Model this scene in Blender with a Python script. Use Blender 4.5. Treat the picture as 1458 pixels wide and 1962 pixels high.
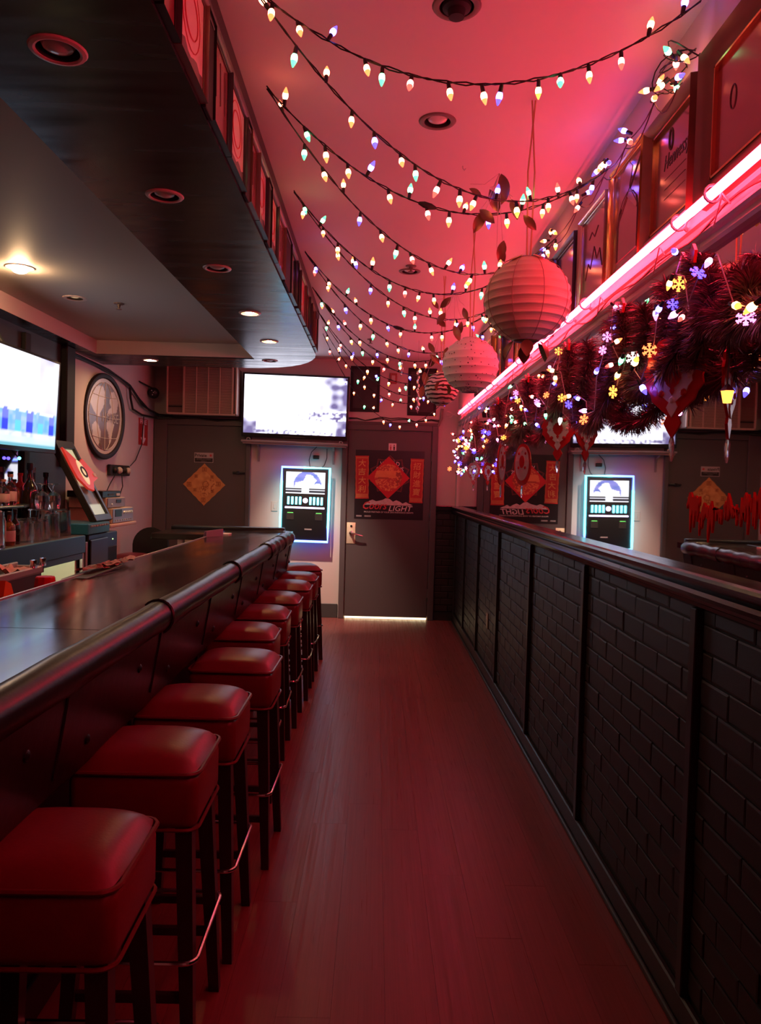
import bpy, bmesh, math, random
from math import sin, cos, pi, radians, sqrt
from mathutils import Vector, Matrix
random.seed(7)
scene = bpy.context.scene
col = scene.collection
for o in list(bpy.data.objects):
    bpy.data.objects.remove(o)

# ------------------------------------------------------------------ camera, world, exposure
cam_d = bpy.data.cameras.new('camera')
cam = bpy.data.objects.new('camera', cam_d)
col.objects.link(cam)
cam_d.sensor_fit = 'VERTICAL'
cam_d.sensor_height = 24.0
cam_d.lens = 1470.0 / 1962.0 * 24.0
cam_d.clip_start = 0.02
cam_d.clip_end = 60
R = [[0.99961365, 0.02704875, 0.0063969], [-0.00543869, -0.03535152, 0.99936014], [0.02725758, -0.99900883, -0.03519075]]
cam.matrix_world = Matrix(((R[0][0], -R[0][1], -R[0][2], 0), (R[1][0], -R[1][1], -R[1][2], 0),
                           (R[2][0], -R[2][1], -R[2][2], 1.48), (0, 0, 0, 1)))
scene.camera = cam
world = bpy.data.worlds.new('world')
scene.world = world
world.use_nodes = True
world.node_tree.nodes['Background'].inputs[0].default_value = (0.004, 0.0035, 0.004, 1)
world.node_tree.nodes['Background'].inputs[1].default_value = 1.0
vs = scene.view_settings
vs.view_transform = 'Standard'
vs.look = 'None'
vs.gamma = 1.0
vs.use_curve_mapping = False
vs.exposure = 0.0
NEON = 54.0          # radiance of the red tubes
SPOTW = 430.0  # added spot on the wall below the jukebox
CAN = 190.0          # lit downlights
TVB = 3.0            # television at the back
TVL = 1.3            # television over the back bar
JUKE = 7.0

# ------------------------------------------------------------------ helpers
def W(o):
    m = o.matrix_basis.copy()
    if o.parent:
        m = W(o.parent) @ o.matrix_parent_inverse @ m
    return m

def fin(o, parent):
    if parent is not None:
        o.parent = parent
        o.matrix_parent_inverse = W(parent).inverted()
    return o

def obj(name, bm, mats, parent=None, ang=32, smooth=True):
    me = bpy.data.meshes.new(name)
    bmesh.ops.recalc_face_normals(bm, faces=bm.faces)
    bm.to_mesh(me)
    bm.free()
    for m in (mats if isinstance(mats, (list, tuple)) else [mats]):
        me.materials.append(m)
    if smooth and me.polygons:
        me.polygons.foreach_set('use_smooth', [True] * len(me.polygons))
        me.set_sharp_from_angle(angle=radians(ang))
    o = bpy.data.objects.new(name, me)
    col.objects.link(o)
    return fin(o, parent)

def tag(o, label=None, cat=None, group=None, kind=None):
    if label: o['label'] = label
    if cat: o['category'] = cat
    if group: o['group'] = group
    if kind: o['kind'] = kind
    return o

def thing(name, label, cat, loc=(0, 0, 0), group=None, rz=0.0):
    o = bpy.data.objects.new(name, None)
    o.empty_display_size = 0.05
    o.location = loc
    o.rotation_euler = (0, 0, rz)
    col.objects.link(o)
    return tag(o, label, cat, group)

def struct(name, bm, mats, parent=None, **k):
    k.setdefault('smooth', False)
    o = obj(name, bm, mats, parent, **k)
    if parent is None:
        o['kind'] = 'structure'
    return o

def sharecopy(src, parent, matrix):
    """copy an object (shared mesh) to a world matrix under a parent"""
    o = src.copy()
    col.objects.link(o)
    o.parent = parent
    o.matrix_parent_inverse = W(parent).inverted() if parent else Matrix()
    o.matrix_basis = matrix
    return o

def copy_tree(o, parent=None):
    c = o.copy()
    col.objects.link(c)
    if parent is not None:
        c.parent = parent
    for ch in o.children:
        copy_tree(ch, c)
    return c

def BM():
    return bmesh.new()

def box(bm, lo, hi, bev=0.0, seg=1, M=None, mi=0):
    c = [(a + b) / 2 for a, b in zip(lo, hi)]
    s = [max(abs(b - a), 1e-5) for a, b in zip(lo, hi)]
    m = Matrix.Translation(c) @ Matrix.Diagonal((s[0], s[1], s[2], 1))
    if M is not None:
        m = M @ m
    g = bmesh.ops.create_cube(bm, size=1.0, matrix=m)
    fs = set(f for v in g['verts'] for f in v.link_faces)
    for f in fs: f.material_index = mi
    if bev > 0:
        es = list(set(e for v in g['verts'] for e in v.link_edges))
        r = bmesh.ops.bevel(bm, geom=es, offset=bev, segments=seg, profile=0.5, affect='EDGES', clamp_overlap=True)
        for f in r['faces']: f.material_index = mi

def tube(bm, pts, r, n=8, closed=False, mi=0, cap=True):
    pts = [Vector(p) for p in pts]
    N = len(pts)
    rr = r if isinstance(r, (list, tuple)) else [r] * N
    rings = []
    up = None
    for i, p in enumerate(pts):
        a = pts[(i - 1) % N] if (closed or i > 0) else p
        b = pts[(i + 1) % N] if (closed or i < N - 1) else p
        t = (b - a)
        if t.length < 1e-9: t = Vector((0, 0, 1))
        t.normalize()
        if up is None:
            up = Vector((0, 0, 1)) if abs(t.z) < 0.9 else Vector((1, 0, 0))
        s = t.cross(up)
        if s.length < 1e-6:
            up = Vector((1, 0.2, 0)); s = t.cross(up)
        s.normalize()
        up = s.cross(t).normalized()
        rings.append([bm.verts.new(p + (s * cos(2 * pi * k / n) + up * sin(2 * pi * k / n)) * rr[i]) for k in range(n)])
    M_ = N if closed else N - 1
    for i in range(M_):
        A, B = rings[i], rings[(i + 1) % N]
        for k in range(n):
            f = bm.faces.new((A[k], A[(k + 1) % n], B[(k + 1) % n], B[k]))
            f.material_index = mi
    if cap and not closed:
        bm.faces.new(rings[0]).material_index = mi
        bm.faces.new(rings[-1][::-1]).material_index = mi

def lathe(bm, prof, n=20, M=None, mi=0):
    M = M or Matrix()
    rings = []
    for (r, z) in prof:
        if r < 1e-6:
            rings.append([bm.verts.new(M @ Vector((0, 0, z)))])
        else:
            rings.append([bm.verts.new(M @ Vector((r * cos(2 * pi * k / n), r * sin(2 * pi * k / n), z))) for k in range(n)])
    for A, B in zip(rings, rings[1:]):
        for k in range(n):
            k2 = (k + 1) % n
            if len(A) == 1 and len(B) == 1: continue
            if len(A) == 1: f = bm.faces.new((A[0], B[k], B[k2]))
            elif len(B) == 1: f = bm.faces.new((A[k], A[k2], B[0]))
            else: f = bm.faces.new((A[k], A[k2], B[k2], B[k]))
            f.material_index = mi

def prism(bm, poly, z0, z1, M=None, mi=0):
    M = M or Matrix()
    a = [bm.verts.new(M @ Vector((x, y, z0))) for x, y in poly]
    b = [bm.verts.new(M @ Vector((x, y, z1))) for x, y in poly]
    n = len(poly)
    bm.faces.new(a[::-1]).material_index = mi
    bm.faces.new(b).material_index = mi
    for i in range(n):
        bm.faces.new((a[i], a[(i + 1) % n], b[(i + 1) % n], b[i])).material_index = mi

T = Matrix.Translation
def basis(x, y, z, o=(0, 0, 0)):
    return Matrix(((x[0], y[0], z[0], o[0]), (x[1], y[1], z[1], o[1]), (x[2], y[2], z[2], o[2]), (0, 0, 0, 1)))
def M_back(x, y, z):  return basis((1, 0, 0), (0, 0, 1), (0, -1, 0), (x, y, z))    # on the back wall, facing the room
def M_right(x, y, z): return basis((0, -1, 0), (0, 0, 1), (-1, 0, 0), (x, y, z))   # on the right wall
def M_left(x, y, z):  return basis((0, 1, 0), (0, 0, 1), (1, 0, 0), (x, y, z))     # on a face that looks to +X
ALONG_Y = basis((1, 0, 0), (0, 0, 1), (0, 1, 0))   # profile (x,z) extruded along +Y

def Rz(a): return Matrix.Rotation(a, 4, 'Z')
def Rx(a): return Matrix.Rotation(a, 4, 'X')
def Ry(a): return Matrix.Rotation(a, 4, 'Y')

# ------------------------------------------------------------------ materials
def mat(name, c=(0.5, 0.5, 0.5), rough=0.5, metal=0.0, em=None, es=0.0, spec=0.5, noise=None, bump=None, trans=0.0,
        coat=0.0, ior=1.45, stretch=(1, 1, 1), alpha=1.0, rvar=None):
    m = bpy.data.materials.new(name)
    m.use_nodes = True
    nt = m.node_tree
    b = nt.nodes['Principled BSDF']
    b.inputs['Base Color'].default_value = (*c, 1)
    b.inputs['Roughness'].default_value = rough
    b.inputs['Metallic'].default_value = metal
    b.inputs['Specular IOR Level'].default_value = spec
    b.inputs['IOR'].default_value = ior
    b.inputs['Transmission Weight'].default_value = trans
    b.inputs['Coat Weight'].default_value = coat
    b.inputs['Alpha'].default_value = alpha
    if em:
        b.inputs['Emission Color'].default_value = (*em, 1)
        b.inputs['Emission Strength'].default_value = es
    if noise or bump or rvar:
        tc = nt.nodes.new('ShaderNodeTexCoord')
        mp = nt.nodes.new('ShaderNodeMapping')
        mp.inputs['Scale'].default_value = stretch
        nt.links.new(tc.outputs['Object'], mp.inputs['Vector'])
    if noise:
        sc, amt = noise
        n = nt.nodes.new('ShaderNodeTexNoise')
        n.inputs['Scale'].default_value = sc
        n.inputs['Detail'].default_value = 5
        nt.links.new(mp.outputs[0], n.inputs['Vector'])
        mx = nt.nodes.new('ShaderNodeMix')
        mx.data_type = 'RGBA'
        mx.inputs['A'].default_value = (*[max(0, v * (1 - amt)) for v in c], 1)
        mx.inputs['B'].default_value = (*[v * (1 + amt) for v in c], 1)
        nt.links.new(n.outputs['Fac'], mx.inputs['Factor'])
        nt.links.new(mx.outputs['Result'], b.inputs['Base Color'])
    if rvar:
        sc, lo, hi = rvar
        n = nt.nodes.new('ShaderNodeTexNoise')
        n.inputs['Scale'].default_value = sc
        nt.links.new(mp.outputs[0], n.inputs['Vector'])
        mr = nt.nodes.new('ShaderNodeMapRange')
        mr.inputs['From Min'].default_value = 0.3; mr.inputs['From Max'].default_value = 0.7
        mr.inputs['To Min'].default_value = lo; mr.inputs['To Max'].default_value = hi
        nt.links.new(n.outputs['Fac'], mr.inputs['Value'])
        nt.links.new(mr.outputs[0], b.inputs['Roughness'])
    if bump:
        sc, st = bump
        n = nt.nodes.new('ShaderNodeTexNoise')
        n.inputs['Scale'].default_value = sc
        n.inputs['Detail'].default_value = 4
        nt.links.new(mp.outputs[0], n.inputs['Vector'])
        bp = nt.nodes.new('ShaderNodeBump')
        bp.inputs['Strength'].default_value = st
        bp.inputs['Distance'].default_value = 0.01
        nt.links.new(n.outputs['Fac'], bp.inputs['Height'])
        nt.links.new(bp.outputs[0], b.inputs['Normal'])
    return m

def attr_mat(name, rough=0.5, es=0.0, spec=0.4, metal=0.0):
    """colour from the mesh's own printed picture (attribute 'pic')"""
    m = bpy.data.materials.new(name)
    m.use_nodes = True
    nt = m.node_tree
    b = nt.nodes['Principled BSDF']
    a = nt.nodes.new('ShaderNodeAttribute')
    a.attribute_name = 'pic'
    b.inputs['Roughness'].default_value = rough
    b.inputs['Specular IOR Level'].default_value = spec
    b.inputs['Metallic'].default_value = metal
    if es > 0:
        b.inputs['Base Color'].default_value = (0.01, 0.01, 0.01, 1)
        nt.links.new(a.outputs['Color'], b.inputs['Emission Color'])
        b.inputs['Emission Strength'].default_value = es
    else:
        nt.links.new(a.outputs['Color'], b.inputs['Base Color'])
    return m

def picture(name, w, h, nx, ny, fn, m, parent, M, thick=0.0):
    """flat printed / lit picture, centred, fn(u,v) -> linear rgb with u,v in 0..1 (v up)"""
    vs_, fs_ = [], []
    for j in range(ny + 1):
        for i in range(nx + 1):
            vs_.append(M @ Vector(((i / nx - 0.5) * w, (j / ny - 0.5) * h, thick)))
    for j in range(ny):
        for i in range(nx):
            a = j * (nx + 1) + i
            fs_.append((a, a + 1, a + nx + 2, a + nx + 1))
    me = bpy.data.meshes.new(name)
    me.from_pydata([tuple(v) for v in vs_], [], fs_)
    at = me.color_attributes.new('pic', 'FLOAT_COLOR', 'POINT')
    buf = []
    for j in range(ny + 1):
        for i in range(nx + 1):
            c = fn(i / nx, j / ny)
            buf += [c[0], c[1], c[2], 1.0]
    at.data.foreach_set('color', buf)
    me.materials.append(m)
    o = bpy.data.objects.new(name, me)
    col.objects.link(o)
    return fin(o, parent)

def text(name, s, w, h, m, parent, M, depth=0.0006, shear=0.0, bold=0.0, z=0.0):
    cu = bpy.data.curves.new(name, 'FONT')
    cu.body = s
    cu.extrude = 0.02
    cu.shear = shear
    cu.offset = bold
    cu.resolution_u = 2
    cu.align_x = 'CENTER'
    t = bpy.data.objects.new('text_tmp', cu)
    col.objects.link(t)
    bpy.context.view_layer.update()
    dg = bpy.context.evaluated_depsgraph_get()
    me = bpy.data.meshes.new_from_object(t.evaluated_get(dg))
    bpy.data.objects.remove(t)
    if len(me.vertices) == 0:
        return None
    xs = [v.co.x for v in me.vertices]; ys = [v.co.y for v in me.vertices]
    x0, x1, y0, y1 = min(xs), max(xs), min(ys), max(ys)
    for v in me.vertices:
        v.co = M @ Vector((((v.co.x - x0) / (x1 - x0) - 0.5) * w, ((v.co.y - y0) / (y1 - y0) - 0.5) * h, z + (v.co.z / 0.04 + 0.5) * depth))
    me.name = name
    me.materials.clear()
    me.materials.append(m)
    o = bpy.data.objects.new(name, me)
    col.objects.link(o)
    return fin(o, parent)

def inpoly(x, y, P):
    c = False
    j = len(P) - 1
    for i in range(len(P)):
        if (P[i][1] > y) != (P[j][1] > y) and x < (P[j][0] - P[i][0]) * (y - P[i][1]) / (P[j][1] - P[i][1]) + P[i][0]:
            c = not c
        j = i
    return c

def hsh(x, y):
    v = sin(x * 127.1 + y * 311.7) * 43758.5453
    return v - math.floor(v)
def vnoise(x, y):
    xi, yi = math.floor(x), math.floor(y)
    fx, fy = x - xi, y - yi
    fx = fx * fx * (3 - 2 * fx); fy = fy * fy * (3 - 2 * fy)
    a = hsh(xi, yi) * (1 - fx) + hsh(xi + 1, yi) * fx
    b = hsh(xi, yi + 1) * (1 - fx) + hsh(xi + 1, yi + 1) * fx
    return a * (1 - fy) + b * fy
def lerp(a, b, t):
    t = max(0, min(1, t))
    return tuple(x + (y - x) * t for x, y in zip(a, b))

m_ceil = mat('painted_ceiling', (0.62, 0.56, 0.56), 0.55, noise=(1.2, 0.05), bump=(6, 0.06), spec=0.35)
m_tray = mat('tray_ceiling_paint', (0.46, 0.42, 0.38), 0.6, noise=(1.5, 0.06))
m_traystep = mat('tray_step_paint', (0.55, 0.44, 0.44), 0.6)
m_soffit = mat('black_soffit_paint', (0.017, 0.018, 0.02), 0.24, spec=0.6, stretch=(0.35, 3.5, 1), noise=(3, 0.25), rvar=(4, 0.18, 0.30))
m_soffdull = mat('dark_trim_paint', (0.02, 0.018, 0.018), 0.5)
m_wall = mat('off_white_wall', (0.52, 0.45, 0.42), 0.6, noise=(1.6, 0.06), bump=(30, 0.03))
m_wallr = mat('upper_wall_paint', (0.55, 0.45, 0.42), 0.55, noise=(2, 0.05))
m_greydoor = mat('grey_door_paint', (0.078, 0.064, 0.066), 0.45, noise=(2.5, 0.08), bump=(40, 0.02))
m_greyframe = mat('grey_frame_paint', (0.088, 0.073, 0.075), 0.42, noise=(3, 0.08))
m_darkwall = mat('dark_back_bar_wall', (0.03, 0.025, 0.025), 0.5)
m_mirror = mat('wall_mirror', (0.80, 0.78, 0.80), 0.015, metal=1.0)
m_brick = mat('dark_painted_brick', (0.020, 0.014, 0.014), 0.45, noise=(26, 0.30), bump=(60, 0.20), spec=0.42)
m_mortar = mat('dark_brick_joint', (0.012, 0.009, 0.009), 0.7)
m_batten = mat('dark_batten', (0.020, 0.015, 0.015), 0.38, noise=(10, 0.2))
m_cap = mat('dark_varnished_rail', (0.014, 0.011, 0.012), 0.19, noise=(8, 0.25), spec=0.6, stretch=(4, 0.6, 4))
m_base = mat('grey_baseboard_paint', (0.05, 0.05, 0.05), 0.5)
m_white_mold = mat('white_moulding', (0.36, 0.30, 0.30), 0.45)
m_floor = [mat('reddish_laminate_' + s, c, 0.34, noise=(7, 0.28), bump=(20, 0.05), stretch=(7, 0.5, 1), spec=0.42, rvar=(3, 0.27, 0.44))
           for s, c in (('a', (0.164, 0.047, 0.042)), ('b', (0.158, 0.045, 0.040)), ('c', (0.170, 0.049, 0.043)))]
m_under = mat('floor_joint', (0.03, 0.015, 0.012), 0.6)
m_leather = mat('red_leather', (0.150, 0.012, 0.020), 0.36, bump=(160, 0.05), noise=(9, 0.12), spec=0.5)
m_piping = mat('dark_red_piping', (0.13, 0.012, 0.016), 0.4)
m_legwood = mat('dark_stained_leg', (0.022, 0.012, 0.011), 0.35, noise=(14, 0.3))
m_chrome = mat('chrome', (0.75, 0.73, 0.72), 0.14, metal=1.0)
m_bartop = mat('black_brown_bar_top', (0.030, 0.021, 0.018), 0.13, noise=(5, 0.3), stretch=(3, 0.5, 1), spec=0.55, rvar=(3, 0.08, 0.20))
m_vinyl = mat('black_vinyl', (0.010, 0.008, 0.009), 0.33, bump=(28, 0.10), spec=0.45)
m_vinylwrap = mat('wrapped_black_vinyl', (0.03, 0.028, 0.03), 0.30, bump=(14, 0.25), spec=0.6)
m_strap = mat('black_strap', (0.01, 0.01, 0.01), 0.3)
m_metal = mat('brushed_steel', (0.55, 0.53, 0.50), 0.35, metal=0.6)
m_black = mat('black_plastic', (0.012, 0.012, 0.013), 0.35)
m_blackmatt = mat('black_matt', (0.012, 0.010, 0.010), 0.7)
m_teal = mat('teal_grey_counter', (0.020, 0.14, 0.19), 0.34, noise=(6, 0.12))
m_countertop = mat('worn_counter_top', (0.10, 0.075, 0.06), 0.3, noise=(12, 0.3))
m_glass = mat('clear_glass', (0.96, 0.97, 0.97), 0.015, trans=1.0, ior=1.42, alpha=0.78, spec=0.8)
m_cream = mat('cream_enamel', (0.66, 0.66, 0.50), 0.4)
m_neon = mat('red_neon_tube', (0.2, 0.02, 0.03), 0.4, em=(1.0, 0.031, 0.067), es=NEON)
m_can_lit = mat('lit_lamp_lens', (0.2, 0.2, 0.2), 0.4, em=(1.0, 0.54, 0.22), es=CAN)
m_can_strong = mat('bright_lamp_lens', (0.2, 0.2, 0.2), 0.4, em=(1.0, 0.60, 0.30), es=CAN * 3.2)
m_can_dim = mat('faint_lamp_lens', (0.3, 0.28, 0.25), 0.4, em=(1.0, 0.60, 0.3), es=0.5)
m_can_off = mat('unlit_lamp_lens', (0.6, 0.52, 0.5), 0.2)
m_canring = mat('lamp_trim_ring', (0.62, 0.48, 0.44), 0.4)
m_canring_b = mat('lamp_trim_brown', (0.16, 0.10, 0.09), 0.4)
m_baffle = mat('lamp_baffle', (0.02, 0.015, 0.015), 0.4)
m_wire = mat('dark_green_wire', (0.012, 0.014, 0.010), 0.5)
m_clearwire = mat('clear_wire', (0.5, 0.42, 0.42), 0.3)
BCOL = {'orange': ((1.0, 0.16, 0.045), 4.2), 'red': ((1.0, 0.07, 0.05), 3.6), 'green': ((0.12, 1.0, 0.36), 2.4), 'blue': ((0.09, 0.06, 1.0), 4.0),
        'yellow': ((1.0, 0.30, 0.05), 3.6), 'pink': ((1.0, 0.25, 0.75), 3.0), 'white': ((1.0, 0.8, 0.75), 3.0)}
m_bulb = {k: mat(k + '_bulb', tuple(0.5 * x for x in c), 0.3, em=c, es=s) for k, (c, s) in BCOL.items()}
m_hot = {k: mat(k + '_bulb_filament_zone', tuple(0.5 * x for x in c), 0.3, em=tuple(0.93 * x + 0.07 for x in c), es=s * 4.5) for k, (c, s) in BCOL.items()}
m_gold = mat('gold_print', (0.55, 0.28, 0.07), 0.4)
m_red_paper = mat('red_paper', (0.42, 0.02, 0.02), 0.5, noise=(60, 0.25))
m_white_ink = mat('white_ink', (0.7, 0.62, 0.6), 0.6)
m_red_ink = mat('red_ink', (0.5, 0.04, 0.05), 0.6)
m_grey_ink = mat('grey_ink', (0.22, 0.19, 0.19), 0.6)
m_dark_ink = mat('dark_ink', (0.02, 0.015, 0.015), 0.6)
m_gold_ink = mat('gold_ink', (0.62, 0.33, 0.10), 0.45)
m_framewood = mat('dark_frame_wood', (0.10, 0.045, 0.03), 0.35, noise=(20, 0.25))
m_framebrown = mat('brown_frame_wood', (0.16, 0.07, 0.045), 0.4, noise=(20, 0.25))
m_frameblack = mat('black_frame', (0.012, 0.010, 0.010), 0.35)
m_framegold = mat('gold_frame', (0.60, 0.34, 0.14), 0.25, metal=0.9)
m_framesilver = mat('silver_frame', (0.6, 0.56, 0.52), 0.2, metal=1.0)
m_fmirror = mat('framed_mirror_glass', (0.36, 0.30, 0.30), 0.09, metal=1.0)
m_fmirror_r = mat('dusty_framed_mirror_glass', (0.22, 0.16, 0.15), 0.16, metal=0.85)
m_fprint_dark = mat('dark_framed_print', (0.26, 0.09, 0.09), 0.12, spec=0.7)
m_fprint_pale = mat('pale_framed_print', (0.78, 0.55, 0.52), 0.14, spec=0.7)
m_etch = mat('etched_lines', (0.06, 0.03, 0.03), 0.5)
m_paper_lantern = mat('cream_lantern_paper', (0.78, 0.62, 0.46), 0.7, spec=0.2)
m_paper_pink = mat('white_lantern_paper', (0.82, 0.72, 0.70), 0.7, spec=0.2)
for pm in (m_paper_lantern, m_paper_pink):
    pm.node_tree.nodes['Principled BSDF'].inputs['Subsurface Weight'].default_value = 0.0
m_leaf = mat('foil_leaf', (0.22, 0.13, 0.07), 0.3, metal=0.6)
m_ribbon = mat('gold_ribbon', (0.55, 0.32, 0.16), 0.4)
m_tinsel = mat('dark_tinsel', (0.22, 0.10, 0.11), 0.30, metal=0.3)
m_foil_red = mat('red_foil', (0.62, 0.025, 0.03), 0.22, metal=0.1, spec=0.8)
m_foil_silver = mat('silver_foil', (0.85, 0.78, 0.78), 0.25, metal=0.15, spec=0.8)
m_acrylic = mat('clear_acrylic', (0.9, 0.9, 0.95), 0.08, trans=0.85)
m_cling = mat('red_gel_cling', (0.62, 0.03, 0.02), 0.85, spec=0.05)
m_napkin = mat('white_paper', (0.72, 0.66, 0.62), 0.7)
m_pinkcloth = mat('pink_cloth', (0.62, 0.25, 0.20), 0.7)
m_redcup = mat('red_translucent_plastic', (0.75, 0.012, 0.02), 0.25)
m_orange = mat('orange_plastic', (0.75, 0.17, 0.02), 0.4)
m_amber = mat('amber_glass', (0.35, 0.12, 0.03), 0.05, trans=0.6)
m_darkbottle = mat('dark_bottle_glass', (0.02, 0.012, 0.008), 0.06, spec=0.7)
m_redbottle = mat('red_bottle_glass', (0.42, 0.03, 0.03), 0.08)
m_cork = mat('cork_cap', (0.45, 0.22, 0.14), 0.6)
m_label = mat('bottle_label', (0.62, 0.45, 0.42), 0.6)
m_redlabel = mat('red_bottle_label', (0.6, 0.05, 0.03), 0.6)
m_ac = mat('beige_grille', (0.50, 0.34, 0.27), 0.5)
m_ac_dark = mat('grille_shadow_board', (0.16, 0.09, 0.075), 0.6)
m_shelf = mat('grey_shelf_paint', (0.26, 0.20, 0.19), 0.5)
m_brass = mat('brass_plate', (0.78, 0.68, 0.48), 0.35, metal=0.35)
m_ivory = mat('ivory_plate', (0.5, 0.42, 0.38), 0.5)
m_pic = attr_mat('printed_picture', 0.5)
m_pic_tv = attr_mat('television_picture', 0.3, TVB)
m_pic_tvl = attr_mat('bar_television_picture', 0.3, TVL)
m_pic_juke = attr_mat('jukebox_picture', 0.3, 1.5)
m_cyan = mat('cyan_led_edge', (0.1, 0.1, 0.1), 0.4, em=(0.10, 0.80, 1.0), es=JUKE)
m_blueled = mat('blue_led_edge', (0.1, 0.1, 0.1), 0.4, em=(0.10, 0.20, 1.0), es=JUKE)
m_lavled = mat('lavender_led', (0.1, 0.1, 0.1), 0.4, em=(0.75, 0.6, 1.0), es=4)
m_greenled = mat('green_led', (0.1, 0.1, 0.1), 0.4, em=(0.1, 1.0, 0.1), es=1.2)
m_fluor = mat('fluorescent_tube', (0.5, 0.5, 0.5), 0.4, em=(1.0, 0.95, 0.66), es=22)
m_doorlight = mat('light_under_door', (0.5, 0.5, 0.5), 0.4, em=(1.0, 0.80, 0.45), es=3.0)
m_signlit = attr_mat('lit_sign_print', 0.4, 0.75)

YB = 8.45      # back wall
XR = 0.885     # mirror plane on the right wall
XL = -2.45     # left wall
ZC = 2.84      # ceiling
ZS = 2.48      # soffit underside
Y0 = -1.6      # wall behind the camera

# ------------------------------------------------------------------ recessed lights: where they are
CANS = [  # x, y, z of the surface, state, trim
    (-0.775, 1.843, ZS, 'off', 0.067), (-0.775, 2.752, ZS, 'off', 0.067), (-0.778, 3.661, ZS, 'off', 0.067), (-0.780, 4.608, ZS, 'lit', 0.067),
    (-0.790, 5.506, ZS, 'lit', 0.067), (-0.906, 6.376, ZS, 'off', 0.067), (-1.933, 6.52, ZS, 'strong', 0.067),
    (-1.936, 4.155, 2.59, 'strong', 0.075), (-1.907, 4.83, 2.59, 'dim', 0.075),
    (0.191, 2.22, ZC, 'out', 0.07), (0.191, 2.907, ZC, 'off', 0.07), (0.175, 4.922, ZC, 'off', 0.07), (-0.95, 7.35, ZC, 'lit', 0.07)]  # the last one is added, out of view, to warm the jukebox wall

def with_holes(o, cans, depth=0.12, r=0.05):
    cb = BM()
    for (x, y, z, st, tr) in cans:
        lathe(cb, [(0, -0.03), (r, -0.03), (r, depth), (0, depth)], 24, T((x, y, z)))
    cut = obj('cutter', cb, m_baffle)
    md = o.modifiers.new('b', 'BOOLEAN')
    md.object = cut
    md.operation = 'DIFFERENCE'
    md.solver = 'EXACT'
    bpy.context.view_layer.update()
    dg = bpy.context.evaluated_depsgraph_get()
    me = bpy.data.meshes.new_from_object(o.evaluated_get(dg))
    o.modifiers.clear()
    old = o.data
    me.polygons.foreach_set('use_smooth', [False] * len(me.polygons))
    o.data = me
    bpy.data.meshes.remove(old)
    bpy.data.objects.remove(cut)

# ------------------------------------------------------------------ room shell
# floor: under-board and laminate planks
bm = BM(); box(bm, (XL - 0.1, Y0, -0.06), (0.95, YB + 0.15, -0.009))
floor = struct('floor', bm, m_under)
plank_src = {}
def plank_mesh(i):
    bm = BM(); box(bm, (-0.5, -0.5, -0.5), (0.5, 0.5, 0.5))
    for v in bm.verts: pass
    o = obj('plank', bm, m_floor[i % 3], floor, smooth=False)
    return o
pw = 0.152
x = -1.0
ci = 0
first = [None] * 3
while x < 0.90:
    y = 0.6 - random.uniform(0, 1.1)
    w_ = min(pw, 0.905 - x)
    while y < YB:
        L = 1.22
        y1 = min(y + L, YB)
        k = random.randrange(3)
        mtx = T((x + w_ / 2, (y + y1) / 2, -0.005 + random.uniform(-0.0002, 0.0002))) @ Matrix.Diagonal((w_ - 0.0006, y1 - y - 0.0006, 0.009, 1))
        if first[k] is None:
            bm = BM(); box(bm, (-0.5, -0.5, -0.5), (0.5, 0.5, 0.5))
            first[k] = obj('plank', bm, m_floor[k], None, smooth=False)
            fin(first[k], floor)
            first[k].matrix_basis = mtx
        else:
            sharecopy(first[k], floor, mtx)
        y = y1
    x += pw
bm = BM(); box(bm, (XL, Y0, -0.01), (-1.0, YB, 0.0)); box(bm, (-1.0, Y0, -0.012), (0.9, -0.6, -0.002))
obj('floor_covering', bm, m_floor[1], floor)

# main ceiling
bm = BM(); box(bm, (-1.6, Y0, ZC), (0.95, YB + 0.1, ZC + 0.15))
ceiling = struct('ceiling', bm, m_ceil)
with_holes(ceiling, [c for c in CANS if c[2] == ZC])
bm = BM(); box(bm, (XL, 6.86, 2.70), (-1.58, YB, 3.0))
obj('dropped_panel', bm, m_wall, ceiling)
# soffit over the bar, with the round end
poly = [(-0.50, Y0), (-0.50, 6.02), (-0.515, 6.16), (-0.55, 6.30), (-0.60, 6.43), (-0.67, 6.55), (-0.76, 6.655), (-0.88, 6.74), (-1.04, 6.80), (-1.3, 6.83),
        (XL, 6.86), (XL, Y0), (-2.30, Y0), (-2.30, 6.28), (-1.025, 6.33), (-1.025, Y0)]
bm = BM(); prism(bm, poly, ZS, ZC - 0.001)
soffit = struct('ceiling_soffit', bm, m_soffit)
with_holes(soffit, [c for c in CANS if c[2] == ZS])
bm = BM(); box(bm, (-2.31, Y0, 2.59), (-1.02, 6.34, 2.75))
tray = struct('ceiling_tray', bm, m_tray)
with_holes(tray, [c for c in CANS if c[2] == 2.59])
bm = BM()
box(bm, (-2.305, Y0, 2.482), (-2.296, 6.28, 2.592)); box(bm, (-2.30, 6.272, 2.482), (-1.03, 6.285, 2.592), M=None)
struct('trim_1', bm, m_traystep)
# the black moulding along the top of the soffit face
bm = BM(); box(bm, (-0.50, Y0, 2.755), (-0.478, 6.02, 2.815), 0.004)
struct('trim_2', bm, m_soffdull)

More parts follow.
